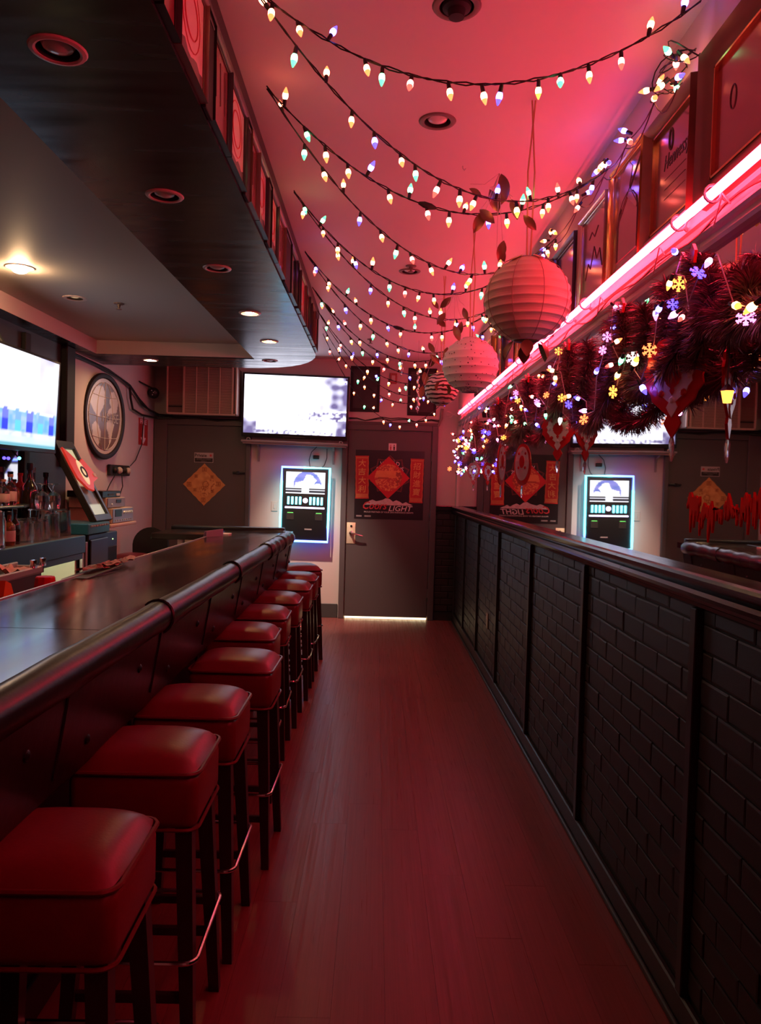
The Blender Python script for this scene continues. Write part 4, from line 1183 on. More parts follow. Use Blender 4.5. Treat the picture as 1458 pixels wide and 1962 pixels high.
for (x_, y_) in ((-1.80, 7.09), (-1.43, 7.09), (-1.80, 7.45), (-1.43, 7.45)):
    bm = BM(); box(bm, (x_ - .02, y_ - .02, 0), (x_ + .02, y_ + .02, 0.955), 0.004); obj('leg', bm, m_metal, t)
bm = BM(); box(bm, (-1.76, 7.10, 0.60), (-1.47, 7.44, 0.95), 0.006); obj('bin', bm, m_cream, t)
t = thing('menu_card', 'lavender folded card propped at the far left bar edge', 'card', (-1.16, 5.45, 1.09))
bm = BM(); prism(bm, [(-.0, 0), (.17, 0), (.17, .052), (.0, .04)], -0.001, 0.001, T((-1.16, 5.28, 1.089)) @ Rz(radians(60)) @ Rx(pi / 2)); obj('card_leaf', bm, mat('lavender_card', (0.30, 0.20, 0.30), 0.5), t, smooth=False)
bm = BM(); prism(bm, [(-.0, 0), (.17, 0), (.17, .052), (.0, .04)], -0.001, 0.001, T((-1.185, 5.30, 1.089)) @ Rz(radians(60)) @ Rx(pi / 2 + .3)); obj('card_leaf', bm, bpy.data.materials['lavender_card'], t, smooth=False)
t = thing('paper_napkin', 'white paper napkin beside the lavender card on the bar', 'napkin', (-1.10, 5.62, 1.09))
bm = BM(); prism(bm, [(-.05, -.06), (.05, -.05), (.055, .05), (-.045, .06)], 0, 0.008, T((-1.11, 5.60, 1.089))); obj('napkin_sheet', bm, m_napkin, t)
t = thing('bar_papers', 'crumpled reddish bar papers and a dark folder on the left bar edge', 'papers', (-1.12, 3.2, 1.09))
bm = BM(); prism(bm, [(-.05, -.22), (.035, -.23), (.05, .20), (-.04, .26)], 0, 0.006, T((-1.145, 3.15, 1.0885)) @ Rx(radians(2))); obj('folder', bm, mat('dark_folder', (0.05, 0.03, 0.025), 0.4), t)
rp_ = random.Random(4)
for k in range(6):
    bm = BM(); n = 7; g = []
    for q in range(n + 1):
        g.append([bm.verts.new((.05 * (i / n - .5) + rp_.uniform(-.006, .006), .16 * (q / n - .5) + rp_.uniform(-.008, .008), .006 + .022 * vnoise(i * .9 + k * 5, q * .8) * (1 - abs(i / n - .5)))) for i in range(n + 1)])
    for q in range(n):
        for i in range(n): bm.faces.new((g[q][i], g[q][i + 1], g[q + 1][i + 1], g[q + 1][i]))
    bm.transform(T((-1.155 + .006 * k, 3.15 + .075 * k, 1.094 + .003 * (k % 3))) @ Rz(-.25 + .1 * k)); obj('paper_sheet', bm, mat('bar_paper_%d' % k, [(0.34, 0.13, 0.10), (0.22, 0.09, 0.06), (0.40, 0.17, 0.13)][k % 3], 0.6), t, smooth=False)
# under-bar sink, cloth, red cup, orange caddy
t = thing('bar_sink', 'steel under-bar sink behind the near half of the bar', 'sink', (-1.45, 2.9, 0))
bm = BM(); box(bm, (-1.74, 1.6, 1.012), (-1.60, 3.72, 1.020), 0.002); box(bm, (-1.615, 1.6, 1.012), (-1.60, 3.72, 1.046), 0.004); box(bm, (-1.74, 3.70, 1.012), (-1.60, 3.72, 1.046), 0.004); box(bm, (-1.74, 1.6, 1.012), (-1.725, 3.72, 1.060), 0.004); obj('sink_top', bm, m_metal, t)
bm = BM(); box(bm, (-1.625, 1.62, 0.0), (-1.605, 3.70, 1.012)); obj('apron_panel', bm, mat('dull_green_panel', (0.05, 0.055, 0.05), 0.5), t)
bm = BM(); box(bm, (-1.74, 1.62, 0.0), (-1.72, 3.70, 1.012)); obj('back_panel', bm, bpy.data.materials['dull_green_panel'], t)
for y in (3.62, 3.72):
    bm = BM(); lathe(bm, [(0, 0), (.018, 0), (.014, .02), (.016, .035), (0, .04)], 12, T((-1.608, y, 1.046))); obj('tap_knob', bm, m_chrome, t)
t = thing('bar_cloth', 'pink cloth lying crumpled on the steel sink edge', 'cloth', (-1.6, 3.35, 1.055))
bm = BM(); N = 12; g = []
for j in range(N + 1):
    g.append([bm.verts.new((-1.715 + .10 * i / N, 3.40 + .30 * j / N, 1.024 + (0.085 if j < 6 else 0.03) * vnoise(i * .5, j * .6 + 2) * (1 - abs(i / N - .4)))) for i in range(N + 1)])
for j in range(N):
    for i in range(N): bm.faces.new((g[j][i], g[j][i + 1], g[j + 1][i + 1], g[j + 1][i]))
obj('cloth_folds', bm, m_pinkcloth, t, ang=80)
t = thing('red_cup', 'red plastic cup upside down behind the bar edge', 'cup', (-1.385, 3.2, 0.95))
bm = BM(); lathe(bm, [(0, 1.058), (0.036, 1.058), (0.040, 1.052), (0.052, 0.945), (0.054, 0.93), (0.050, 0.93), (0.037, 1.05), (0, 1.05)], 10, T((-1.38, 3.22, 0))); obj('cup_body', bm, m_redcup, t, ang=20)
t = thing('orange_caddy', 'orange plastic caddy behind the near left bar edge', 'caddy', (-1.36, 2.75, 0.95))
bm = BM(); box(bm, (-1.42, 2.72, 0.93), (-1.33, 2.84, 1.035), 0.01); prism(bm, [(0, 0), (.09, 0), (.06, .055), (.02, .07)], 0, 0.04, T((-1.36, 2.73, 1.03)) @ Rz(pi / 2) @ Rx(pi / 2)); obj('caddy_body', bm, m_orange, t)

# bottles and glasses on the back counter
def bottle(label, x, y, z, h, r, body, cap, lab=None, neck=0.35, name='bottle'):
    t = thing(name, label, 'bottle', (x, y, z), 'bottles on the back counter')
    bm = BM(); hb = h * (1 - neck)
    lathe(bm, [(0, 0), (r * .92, 0), (r, .006), (r, hb * .86), (r * .86, hb * .97), (r * .42, hb + h * .06), (r * .34, hb + h * .1), (r * .34, h * .93), (r * .4, h * .935), (r * .4, h * .955), (0, h * .955)], 18, T((x, y, z))); obj('bottle_body', bm, body, t)
    bm = BM(); lathe(bm, [(0, h * .90), (r * .42, h * .90), (r * .44, h * .99), (r * .38, h), (0, h)], 14, T((x, y, z + .004))); obj('cap', bm, cap, t)
    if lab:
        bm = BM(); lathe(bm, [(r * 1.012, hb * .2), (r * 1.02, hb * .21), (r * 1.02, hb * .68), (r * 1.012, hb * .69)], 18, T((x, y, z))); obj('bottle_label', bm, lab, t)
    return t
sh = thing('bottle_shelf', 'dark green glass shelf standing on the back counter', 'shelf', (-2.2, 3.95, 1.1))
bm = BM(); box(bm, (-2.40, 3.4, 1.285), (-2.10, 4.60, 1.30), 0.004); prism(bm, [(-2.40, 4.60), (-2.10, 4.60), (-2.24, 5.02), (-2.40, 5.02)], 1.285, 1.30); obj('shelf_board', bm, mat('dark_green_board', (0.03, 0.045, 0.04), 0.3), sh)
for y in (3.45, 4.97):
    bm = BM(); box(bm, (-2.38, y, 1.10), (-2.35, y + .03, 1.285)); obj('upright', bm, m_black, sh)
bottle('clear bottle with rosy cap on the dark shelf at far left', -2.20, 4.54, 1.30, 0.15, 0.036, m_glass, m_cork, m_label)
bottle('clear bottle with cork and white label, second on the dark shelf', -2.20, 4.63, 1.30, 0.18, 0.036, m_glass, m_cork, m_label)
bottle('amber bottle with dark cap on the dark shelf behind', -2.26, 4.80, 1.30, 0.15, 0.038, m_amber, m_black, None)
bottle('red bottle with pink neck on the dark shelf', -2.28, 4.93, 1.30, 0.19, 0.038, m_redbottle, m_redbottle, m_redlabel)
bottle('tall black wine bottle standing right of the dark shelf', -2.20, 4.89, 1.10, 0.455, 0.050, m_darkbottle, m_black, None, neck=0.3)
bottle('black bottle with shiny cap behind the stemmed glasses', -2.32, 5.20, 1.17, 0.36, 0.045, m_darkbottle, m_chrome, None)
bottle('squat brown bottle with pink label at counter front', -1.965, 4.125, 1.10, 0.18, 0.032, m_amber, m_black, m_label)
bottle('narrow dark bottle next to the pink labelled one', -1.975, 4.215, 1.10, 0.19, 0.026, m_darkbottle, m_black, None)
bottle('dark bottle behind the leaning sign', -2.30, 5.36, 1.17, 0.33, 0.045, m_darkbottle, m_black, m_label)
def pint(label, x, y, z, h, r0, r1):
    t = thing('beer_glass', label, 'glass', (x, y, z), 'upturned glasses on the back counter')
    bm = BM(); lathe(bm, [(r0, 0), (r1, h - .004), (r1 - .004, h), (0, h), (0, h - .012), (r1 - .006, h - .014), (r0 - .003, 0), (r0, 0)], 20, T((x, y, z))); obj('glass_body', bm, m_glass, t)
    return t
gi_ = 0
GL = [(-2.00, 4.34, .125, .040, .029, 'upturned pint glass left of the row, beside the dark bottle'), (-2.05, 4.47, .13, .041, .03, 'upturned pint glass second in the row on the counter'),
      (-1.955, 4.42, .12, .040, .032, 'upturned short glass at the front of the row'), (-2.06, 4.62, .13, .042, .03, 'upturned pint glass in the middle of the counter row'), (-1.96, 4.535, .125, .041, .03, 'upturned tall glass in front of the stemmed pair'),
      (-1.98, 4.70, .15, .049, .040, 'wide upturned glass near the right end of the counter'), (-1.995, 4.90, .165, .055, .046, 'largest upturned glass at right end of the counter'), (-2.12, 4.97, .16, .045, .040, 'upturned glass behind the largest one')]
for (x_, y_, h_, a_0, b_0, lab) in GL: pint(lab, x_, y_, 1.10, h_, a_0, b_0)
for (x_, y_, lab) in ((-2.10, 4.84, 'stemmed glass turned upside down on a pint glass, left one'), (-2.07, 4.94, 'stemmed glass turned upside down with a wide pale foot, right one')):
    t = thing('wine_glass', lab, 'glass', (x_, y_, 1.27), 'stemmed glasses on the back counter')
    bm = BM(); lathe(bm, [(0.035, 0), (0.044, 0.04), (0.040, 0.085), (0.018, 0.105), (0.006, 0.115), (0.005, 0.145), (0.012, 0.152), (0.036, 0.157), (0.036, 0.160), (0, 0.161), (0, 0.108), (0.016, 0.100), (0.036, 0.082), (0.041, 0.04), (0.033, 0), (0.035, 0)], 20, T((x_, y_, 1.272))); obj('glass_body', bm, m_glass, t)
t = thing('glass_tray', 'small clear tray under the stemmed glasses', 'tray', (-2.07, 4.8, 1.25))
bm = BM(); box(bm, (-2.16, 4.77, 1.2625), (-2.01, 5.01, 1.271), 0.003); obj('tray_plate', bm, m_glass, t)
for (x_, y_) in ((-2.15, 4.78), (-2.02, 4.78), (-2.02, 5.0)):
    bm = BM(); tube(bm, [(x_, y_, 1.10), (x_, y_, 1.2625)], 0.005, 6); obj('tray_leg', bm, m_chrome, t)
t = thing('drinking_horn', 'pale ring-shaped mug handle at the left edge of the counter', 'mug', (-1.97, 4.02, 1.10))
bm = BM(); tube(bm, [(-1.95, 3.98 + .055 * cos(a), 1.19 + .095 * sin(a)) for a in [-1.6 + 3.2 * k / 14 for k in range(15)]], 0.013, 8); obj('handle', bm, m_ivory, t)
bm = BM(); lathe(bm, [(0, 0), (.055, 0), (.058, .01), (.055, .19), (.05, .19), (.05, .02), (0, .02)], 20, T((-1.95, 3.92, 1.10))); obj('mug_body', bm, m_glass, t)
for (y_, z_, m_, lab) in ((4.528, 1.598, m_bulb['blue'], 'small blue light under the bar television, left one'), (4.58, 1.598, m_bulb['blue'], 'small blue light under the bar television, middle one'), (4.72, 1.603, m_cyan, 'small cyan light under the bar television, right one')):
    t = thing('accent_light', lab, 'light', (-2.2, y_, z_), 'small lights under the bar television')
    bm = BM(); bmesh.ops.create_uvsphere(bm, u_segments=10, v_segments=8, radius=0.010, matrix=T((-2.19, y_, z_ - 0.02))); obj('bulb', bm, m_, t)
    bm = BM(); tube(bm, [(-2.2, y_, z_ - 0.01), (-2.24, y_, z_ + .03), (-2.22, y_, 1.66)], 0.005, 6); obj('bracket', bm, m_black, t)

# ------------------------------------------------------------------ recessed lights
lens = {'strong': m_can_strong, 'lit': m_can_lit, 'dim': m_can_dim, 'off': m_can_off, 'out': m_can_off}
CLAB = ['unlit recessed light in the black soffit, largest and nearest the camera', 'unlit recessed light in the black soffit, second along', 'unlit recessed light in the black soffit, third along',
        'lit recessed light in the black soffit, fourth along', 'half hidden lit recessed light near the round soffit end', 'unlit recessed light at the tip of the round soffit end', 'lit recessed light under the black cross beam',
        'brightly lit lamp poking out of the beige tray ceiling', 'dim recessed light in the beige tray ceiling', 'dark ceiling fitting at top edge of the red ceiling', 'unlit recessed light in the red ceiling behind the first lights string',
        'unlit recessed light far along the red ceiling, between light strings', 'added unseen lit recessed light behind the round soffit end, over the wall jukebox']
for (x, y, z, st, r), lab in zip(CANS, CLAB):
    t = thing('recessed_light', lab, 'ceiling light', (x, y, z), 'recessed ceiling lights')
    M = T((x, y, z)) @ Rx(pi)
    bm = BM(); lathe(bm, [(0.0495, -0.004), (0.0495, 0.004), (r * .82, 0.006), (r * .95, 0.004), (r, 0.0), (r, -0.001)], 28, M)
    obj('trim_ring', bm, m_canring_b if st == 'out' or z == ZC else m_canring, t)
    bm = BM(); lathe(bm, [(0.0492, 0.002), (0.044, -0.05), (0.040, -0.105), (0, -0.108)], 24, M); obj('baffle', bm, m_baffle, t)
    dz_ = {'strong': -0.012, 'lit': -0.012, 'dim': -0.012, 'off': -0.006, 'out': -0.01}[st]
    if z == 2.59 and st == 'strong': dz_ = 0.022
    bm = BM(); lathe(bm, [(0, dz_ + .010), (0.020, dz_ + .008), (0.034, dz_ + .002), (0.040, dz_ - .008), (0.034, dz_ - .03), (0, dz_ - .045)], 22, M)
    obj('lamp_lens', bm, m_baffle if st == 'out' else lens[st], t)
    if y > 7 and z == ZC:
        ld = bpy.data.lights.new('added_wall_spot', 'SPOT'); ld.energy = SPOTW; ld.color = (1.0, 0.70, 0.54); ld.spot_size = radians(46); ld.spot_blend = 1.0; ld.shadow_soft_size = 0.03  # added unseen spot that brightens the wall below the jukebox
        lo = bpy.data.objects.new('added_wall_spot', ld); col.objects.link(lo); lo.location = (x, y, z - 0.05)
        lo.rotation_euler = (Vector((-0.60, YB, 0.30)) - Vector((x, y, z))).to_track_quat('-Z', 'Y').to_euler(); fin(lo, t); lo.matrix_parent_inverse = W(t).inverted()
    if st == 'out':
        bm = BM(); lathe(bm, [(0, .034), (.022, .032), (.026, .012), (.04, .008), (.042, 0), (0, -.01)], 20, M); obj('dark_plug', bm, m_blackmatt, t)
for (x, y, z, lab) in ((-1.67, 4.94, 2.59, 'sprinkler head in the beige tray ceiling'), (0.178, 4.80, ZC, 'sprinkler head far along the red ceiling'), (-0.09, 7.23, ZC, 'small sprinkler near the back of the red ceiling'), (0.33, 3.3, ZC, 'tiny ceiling hook on the red ceiling')):
    t = thing('sprinkler_head' if 'hook' not in lab else 'ceiling_hook', lab, 'sprinkler' if 'hook' not in lab else 'hook', (x, y, z))
    M = T((x, y, z)) @ Rx(pi)
    if 'hook' in lab:
        bm = BM(); tube(bm, [(x, y, z), (x, y, z - .01), (x + .008, y, z - .018), (x + .012, y, z - .010)], .0025, 6); obj('hook_wire', bm, m_metal, t); continue
    bm = BM(); lathe(bm, [(0, -.001), (.034, 0), (.032, .005), (.012, .008), (.010, .022), (0, .022)], 16, M); obj('escutcheon', bm, m_canring_b, t)
    bm = BM(); lathe(bm, [(0, .022), (.007, .022), (.006, .034), (.018, .036), (.018, .039), (0, .040)], 12, M); obj('deflector', bm, m_canring_b, t)

# ------------------------------------------------------------------ framed mirrors and prints
def framed(name, label, M, w, h, fw, depth, mf, mg, lip=None, group=None, cat='picture'):
    t = thing(name, label, cat, M.translation, group)
    bm = BM()
    prof = [(0, 0), (fw * .12, depth), (fw * .55, depth * .82), (fw * .85, depth * .45), (fw, depth * .40), (fw, 0)]
    rows = []
    for (ins, zz) in prof:
        rows.append([bm.verts.new(M @ Vector((sx * (w / 2 - ins), sy * (h / 2 - ins), zz))) for sx, sy in ((-1, -1), (1, -1), (1, 1), (-1, 1))])
    for A, B in zip(rows, rows[1:]):
        for k in range(4): bm.faces.new((A[k], A[(k + 1) % 4], B[(k + 1) % 4], B[k]))
    obj('frame', bm, mf, t)
    bm = BM(); a, b = w / 2 - fw * .98, h / 2 - fw * .98
    prism(bm, [(-a, -b), (a, -b), (a, b), (-a, b)], 0.001, depth * .25, M); obj('glass', bm, mg, t, smooth=False)
    if lip is not None:
        bm = BM()
        for (x0, x1, y0, y1) in ((-a, a, b - .006, b), (-a, a, -b, -b + .006), (-a, -a + .006, -b, b), (a - .006, a, -b, b)): box(bm, (x0, y0, depth * .25), (x1, y1, depth * .5), M=M)
        obj('inner_lip', bm, lip, t)
    return t, depth * .25 + .0006
def strip(P, wd, m, parent, M, name='etched_line'):
    bm = BM()
    tube(bm, [M @ Vector((x, y, 0)) for x, y in P], wd, 4); obj(name, bm, m, parent, smooth=False)
XW = 0.8775
# right wall, nearest first
t, zf = framed('framed_mirror', 'large dark framed mirror nearest the camera at top right, rows of fine writing', M_right(XW, 1.62, 2.455), 0.98, 0.415, 0.062, 0.042, m_framewood, m_fmirror_r, m_framegold, 'framed bar mirrors on the right wall')
M = M_right(XW, 1.62, 2.455)
for k in range(5):
    strip([(-.16 + .02 * k, .10 - .05 * k), (.35, .10 - .05 * k)], .0012, m_etch, t, M @ T((0, 0, zf)))
outline_b = BM()
strip([(-.33 + .016 * cos(a), .02 + .03 * sin(a)) for a in [2 * pi * k / 16 for k in range(17)]], .0018, m_etch, t, M @ T((0, 0, zf)), 'etched_oval')
t, zf = framed('framed_mirror', 'mirror in a ridged dark gold frame with script writing and an oval seal', M_right(XW, 2.345, 2.455), 0.385, 0.385, 0.038, 0.040, m_framebrown, m_fmirror_r, m_framegold, 'framed bar mirrors on the right wall')
M = M_right(XW, 2.345, 2.455)
text('lettering', 'Hennessy', 0.20, 0.06, m_etch, t, M @ T((0.03, 0.035, zf)), shear=0.3)
strip([(-.02 + .014 * cos(a), .10 + .032 * sin(a)) for a in [2 * pi * k / 16 for k in range(17)]], .003, m_etch, t, M @ T((0, 0, zf)), 'etched_oval')
for k in range(3): strip([(-.06, -.01 - .03 * k), (.10, -.01 - .03 * k)], .001, m_etch, t, M @ T((0, 0, zf)))
t, zf = framed('framed_mirror', 'thin gold framed print with an arch and a large fan-shaped figure', M_right(XW, 2.77, 2.475), 0.36, 0.40, 0.016, 0.028, m_framegold, m_fmirror_r, None, 'framed bar mirrors on the right wall')
M = M_right(XW, 2.77, 2.475)
strip([(-.11, -.15), (-.11, -.02), (-.09, .03), (-.05, .06), (0, .075), (.05, .06), (.09, .03), (.11, -.02), (.11, -.15), (-.11, -.15)], .003, m_etch, t, M @ T((0, 0, zf)), 'etched_arch')
bm = BM(); prism(bm, [(-.10, .02), (-.14, .10), (-.11, .16), (-.04, .18), (.0, .15), (-.03, .09), (.06, .0), (.05, -.01), (-.05, .06)], 0, .001, M @ T((0.04, 0, zf))); obj('printed_figure', bm, mat('faint_dark_print', (0.20, 0.10, 0.10), 0.3), t, smooth=False)
strip([(.13, .16), (-.13, -.02)], .003, m_etch, t, M @ T((0, 0, zf)))
t, zf = framed('framed_mirror', 'silver edged mirror with faint mountain lines, left of the gold framed print', M_right(XW, 3.19, 2.455), 0.40, 0.375, 0.014, 0.028, m_framesilver, m_fmirror_r, None, 'framed bar mirrors on the right wall')
M = M_right(XW, 3.19, 2.455)
strip([(-.12, -.08), (-.08, -.02), (-.05, -.05), (0, .03), (.04, -.03), (.08, .0), (.12, -.08)], .002, m_etch, t, M @ T((0, 0, zf)))
strip([(-.08, .08), (-.04, .10), (.0, .07), (.05, .10)], .002, m_etch, t, M @ T((0, 0, zf)))
fl = ['black framed mirror just above the big cream lantern', 'black framed mirror behind the big cream lantern', 'gold edged mirror beyond the big lantern', 'dark framed print between big and speckled lanterns', 'pale framed print above the speckled lantern', 'dark frame second from the far end of the right wall', 'dark frame last in the row at far end of right wall']
yy = 3.42
for k, lab in enumerate(fl):
    w_ = [0.42, 0.46, 0.42, 0.48, 0.42, 0.46, 0.44][k]
    framed('framed_mirror', lab, M_right(XW, yy + w_ / 2 + .02, 2.45), w_, 0.37 + .02 * (k % 2), 0.022, 0.032, [m_frameblack, m_frameblack, m_framegold, m_frameblack, m_framegold, m_framewood, m_frameblack][k], m_fmirror_r if k % 2 == 0 else m_fprint_dark, None, 'framed bar mirrors on the right wall')
    yy += w_ + .05
# left: framed mirrors hung on the soffit face, facing the aisle
LF = [(1.05, 1.36, 'p'), (1.37, 1.665, 'm'), (1.674, 1.82, 'd'), (1.823, 2.106, 'p'), (2.195, 2.438, 'd'), (2.442, 2.73, 'p'), (2.82, 3.013, 'd'), (3.017, 3.256, 'p'), (3.36, 3.588, 'p'), (3.592, 3.875, 'd'),
      (4.14, 4.438, 'm'), (4.50, 4.635, 'd'), (4.66, 4.98, 'p'), (5.02, 5.28, 'd'), (5.307, 5.46, 'p'), (5.47, 5.71, 'm'), (5.75, 5.98, 'p')]
ordn = ['nearest', 'second', 'third', 'fourth', 'fifth', 'sixth', 'seventh', 'eighth', 'ninth', 'tenth', 'eleventh', 'twelfth', 'thirteenth', 'fourteenth', 'fifteenth', 'sixteenth', 'last']
for k, (a, b, kind) in enumerate(LF):
    kindname = {'p': 'pale red lit print', 'd': 'dark red print', 'm': 'mirror'}[kind]
    M = M_left(-0.4995, (a + b) / 2, 2.622)
    t, zf = framed('soffit_picture', 'framed %s on the soffit side, %s in the row from the camera' % (kindname, ordn[k]), M, b - a, 0.262, 0.012, 0.020, m_frameblack if k % 3 else m_framewood, {'p': m_fprint_pale, 'd': m_fprint_dark, 'm': m_fmirror}[kind], None, 'framed pictures along the soffit')
    hw = (b - a) / 2 - .02
    if kind == 'p':
        P = [(-hw, -.12), (hw, -.12)] + [(hw - 2 * hw * i / 8, -.085 + .025 * hsh(i, k)) for i in range(9)]
        bm = BM(); prism(bm, P, 0, .0006, M @ T((0, 0, zf))); obj('printed_hills', bm, mat('grey_print_%d' % k, (0.16, 0.11, 0.12), 0.2), t, smooth=False)
        strip([(hw * .55 * cos(a_), .02 + .055 * sin(a_)) for a_ in [2 * pi * i / 20 for i in range(21)]], .0022, m_red_ink, t, M @ T((0, 0, zf)), 'printed_ring')
        strip([(hw * .75 * cos(a_), .02 + .085 * sin(a_)) for a_ in [2 * pi * i / 20 for i in range(21)]], .0015, m_red_ink, t, M @ T((0, 0, zf)), 'printed_ring')
    elif kind == 'd':
        for i in range(3): strip([(-hw * .6 + hw * .6 * i, .09), (-hw * .5 + hw * .6 * i, -.03)], .0015, m_etch, t, M @ T((0, 0, zf)))
for k, y in enumerate((2.15, 2.775, 3.308, 4.0)):
    t = thing('black_board', ['black strip board between soffit pictures nearest the camera', 'second black strip board between soffit pictures', 'third black strip board between soffit pictures', 'wide black board tilted in the soffit picture row'][k], 'board', (-0.49, y, 2.5))
    w_ = 0.042 if k < 3 else 0.11
    bm = BM(); box(bm, (-0.499, y - w_, 2.486), (-0.486, y + w_, 2.752), 0.002); obj('panel', bm, m_blackmatt, t)
    bm = BM(); box(bm, (-0.486, y - w_ * .8, 2.73), (-0.483, y + w_ * .8, 2.738), 0.001); obj('edge_clip', bm, m_frameblack, t)

# ------------------------------------------------------------------ neon tubes
t = thing('neon_light', 'glowing red neon tube line along the right wall under the frames', 'neon light', (0.845, 3.5, 2.25))
yy = -0.35
k = 0
while yy < 7.9:
    y1 = min(yy + 1.22, 8.0)
    dx = 0.004 * (-1) ** k
    bm = BM(); tube(bm, [(0.838 + dx, yy, 2.246 + dx), (0.838 + dx, (yy + y1) / 2, 2.249 + dx), (0.838 + dx, y1 + .02, 2.246 + dx)], 0.0125, 10); obj('neon_tube', bm, m_neon, t)
    for q in (yy + .12, y1 - .12):
        bm = BM(); tube(bm, [(0.838 + dx + .022 * cos(a), q, 2.246 + dx + .022 * sin(a)) for a in [2 * pi * i / 12 for i in range(12)]], 0.004, 5, closed=True)
        tube(bm, [(0.86, q, 2.235), (0.868, q, 2.228)], 0.006, 6); obj('tube_clip', bm, m_white_mold, t)
    yy = y1; k += 1
t = thing('neon_wiring', 'thin wires hanging along the neon moulding', 'wire', (0.86, 3, 2.2))
bm = BM()
P = []
for i in range(90):
    y = 1.2 + i * 0.075
    P.append((0.858, y, 2.205 + 0.012 * sin(i * .9) - 0.02 * abs(sin(i * .31))))
tube(bm, P, 0.0028, 5); obj('wire', bm, m_red_ink, t)
for y in (1.95, 2.38, 3.0, 3.9, 4.9):
    bm = BM(); tube(bm, [(0.857, y - .03, 2.20), (0.850, y, 2.235), (0.852, y + .03, 2.20), (0.855, y + .06, 2.17)], .0022, 5); obj('wire_loop', bm, m_white_mold, t)

# ------------------------------------------------------------------ paper lanterns
def lantern(label, c, r, mp, nr, style):
    t = thing('paper_lantern', label, 'lantern', c, 'paper lanterns over the aisle')
    bm = BM()
    prof = []
    N = nr * 4
    for i in range(N + 1):
        a = -pi / 2 + 0.30 + (pi - 0.60) * i / N
        ph = (i % 4) / 4
        q = r * (1 - 0.036 * sin(pi * ph) ** 0.8 * cos(a) ** .5)
        prof.append((q * cos(a), q * sin(a) * 0.965))
    lathe(bm, prof, 40, T(c))
    if style == 'plain':
        for v in bm.verts:
            d = v.co - Vector(c); 
            n_ = 1 + 0.006 * sin(9 * math.atan2(d.y, d.x) + d.z * 60); v.co = Vector(c) + Vector((d.x * n_, d.y * n_, d.z))
    obj('paper_globe', bm, mp, t, ang=14)
    bm = BM()
    for zz, rr in ((r * .965 * sin(pi / 2 - .30), r * cos(pi / 2 - .30)), (-r * .965 * sin(pi / 2 - .30), r * cos(pi / 2 - .30))):
        tube(bm, [(c[0] + rr * cos(a), c[1] + rr * sin(a), c[2] + zz) for a in [2 * pi * k / 24 for k in range(24)]], 0.003, 5, closed=True)
    obj('wire_ring', bm, m_clearwire, t)
    for dx in (-.006, .006):
        bm = BM(); tube(bm, [(c[0] + dx, c[1], c[2] + r * .92), (c[0] + dx * 2, c[1] + .003, c[2] + r * .92 + (ZC - c[2] - r * .92) * .55), (c[0] - dx, c[1], ZC - 0.002)], 0.0032, 5); obj('hanging_ribbon', bm, m_ribbon, t)
    return t
L1 = (0.515, 2.73, 2.146)
t = lantern('big cream paper lantern, nearest and largest of the three lanterns', L1, 0.153, m_paper_lantern, 13, 'plain')
bm = BM()
for k in range(9):
    a = 2 * pi * k / 9
    tube(bm, [(L1[0] + .156 * cos(e) * cos(a), L1[1] + .156 * cos(e) * sin(a), L1[2] + .156 * sin(e) * .965) for e in [-1.2 + 2.4 * i / 10 for i in range(11)]], .0012, 4)
obj('paper_seam', bm, mat('brown_paper_seam', (0.30, 0.16, 0.10), 0.7), t)
def leaf_mesh(l, w, curl=.25):
    bm = BM(); n = 7; A = []; B = []; Cc = []
    for i in range(n + 1):
        u = i / n
        hw = w * sin(pi * u) ** .8
        z = curl * l * (u - u * u)
        A.append(bm.verts.new((-hw, u * l, z + hw * .25))); Cc.append(bm.verts.new((0, u * l, z))); B.append(bm.verts.new((hw, u * l, z + hw * .25)))
    for i in range(n):
        for P, Q in ((A, Cc), (Cc, B)):
            vs2 = (P[i], Q[i], Q[i + 1], P[i + 1])
            bm.faces.new(vs2)
    bmesh.ops.remove_doubles(bm, verts=bm.verts, dist=1e-5)
    return bm
for k in range(6):
    a = 2 * pi * k / 6 + .4
    bm = leaf_mesh(.075, .022); bm.transform(T((L1[0] + .05 * cos(a), L1[1] + .05 * sin(a), L1[2] - .145)) @ Rz(a - pi / 2) @ Rx(-1.1)); obj('bottom_petal', bm, m_leaf, t)
for k in range(5):
    a = 2 * pi * k / 5 - 1.2
    bm = leaf_mesh(.07, .02, -.3); bm.transform(T((L1[0] + .035 * cos(a), L1[1] + .035 * sin(a), L1[2] + .152)) @ Rz(a - pi / 2) @ Rx(-.45)); obj('top_petal', bm, m_ribbon, t)
L2 = (0.48, 4.08, 2.125)
t = lantern('pinkish white lantern with dark speckles at its bottom, middle of the three', L2, 0.151, m_paper_pink, 9, 'plain2')
bm = BM(); rnd = random.Random(3)
for k in range(330):
    e = -1.25 + 2.5 * rnd.random() ** (1.0 if k % 3 == 0 else 2.6)
    a = 2 * pi * rnd.random(); rr = rnd.uniform(.0018, .0042)
    n_ = Vector((cos(e) * cos(a), cos(e) * sin(a), sin(e) * .965))
    M = T(Vector(L2) + n_ * .1516) @ n_.to_track_quat('Z', 'Y').to_matrix().to_4x4()
    bmesh.ops.create_circle(bm, cap_ends=True, segments=6, radius=rr, matrix=M)
sp = obj('speckles', bm, m_dark_ink, t, smooth=False); sp['kind'] = 'stuff'
L3 = (0.406, 5.0, 2.114)
zeb = bpy.data.materials.new('zebra_paper'); zeb.use_nodes = True; nt = zeb.node_tree
wv = nt.nodes.new('ShaderNodeTexWave'); wv.inputs['Scale'].default_value = 12; wv.inputs['Distortion'].default_value = 5; wv.inputs['Detail Scale'].default_value = 1.2; wv.bands_direction = 'Z'
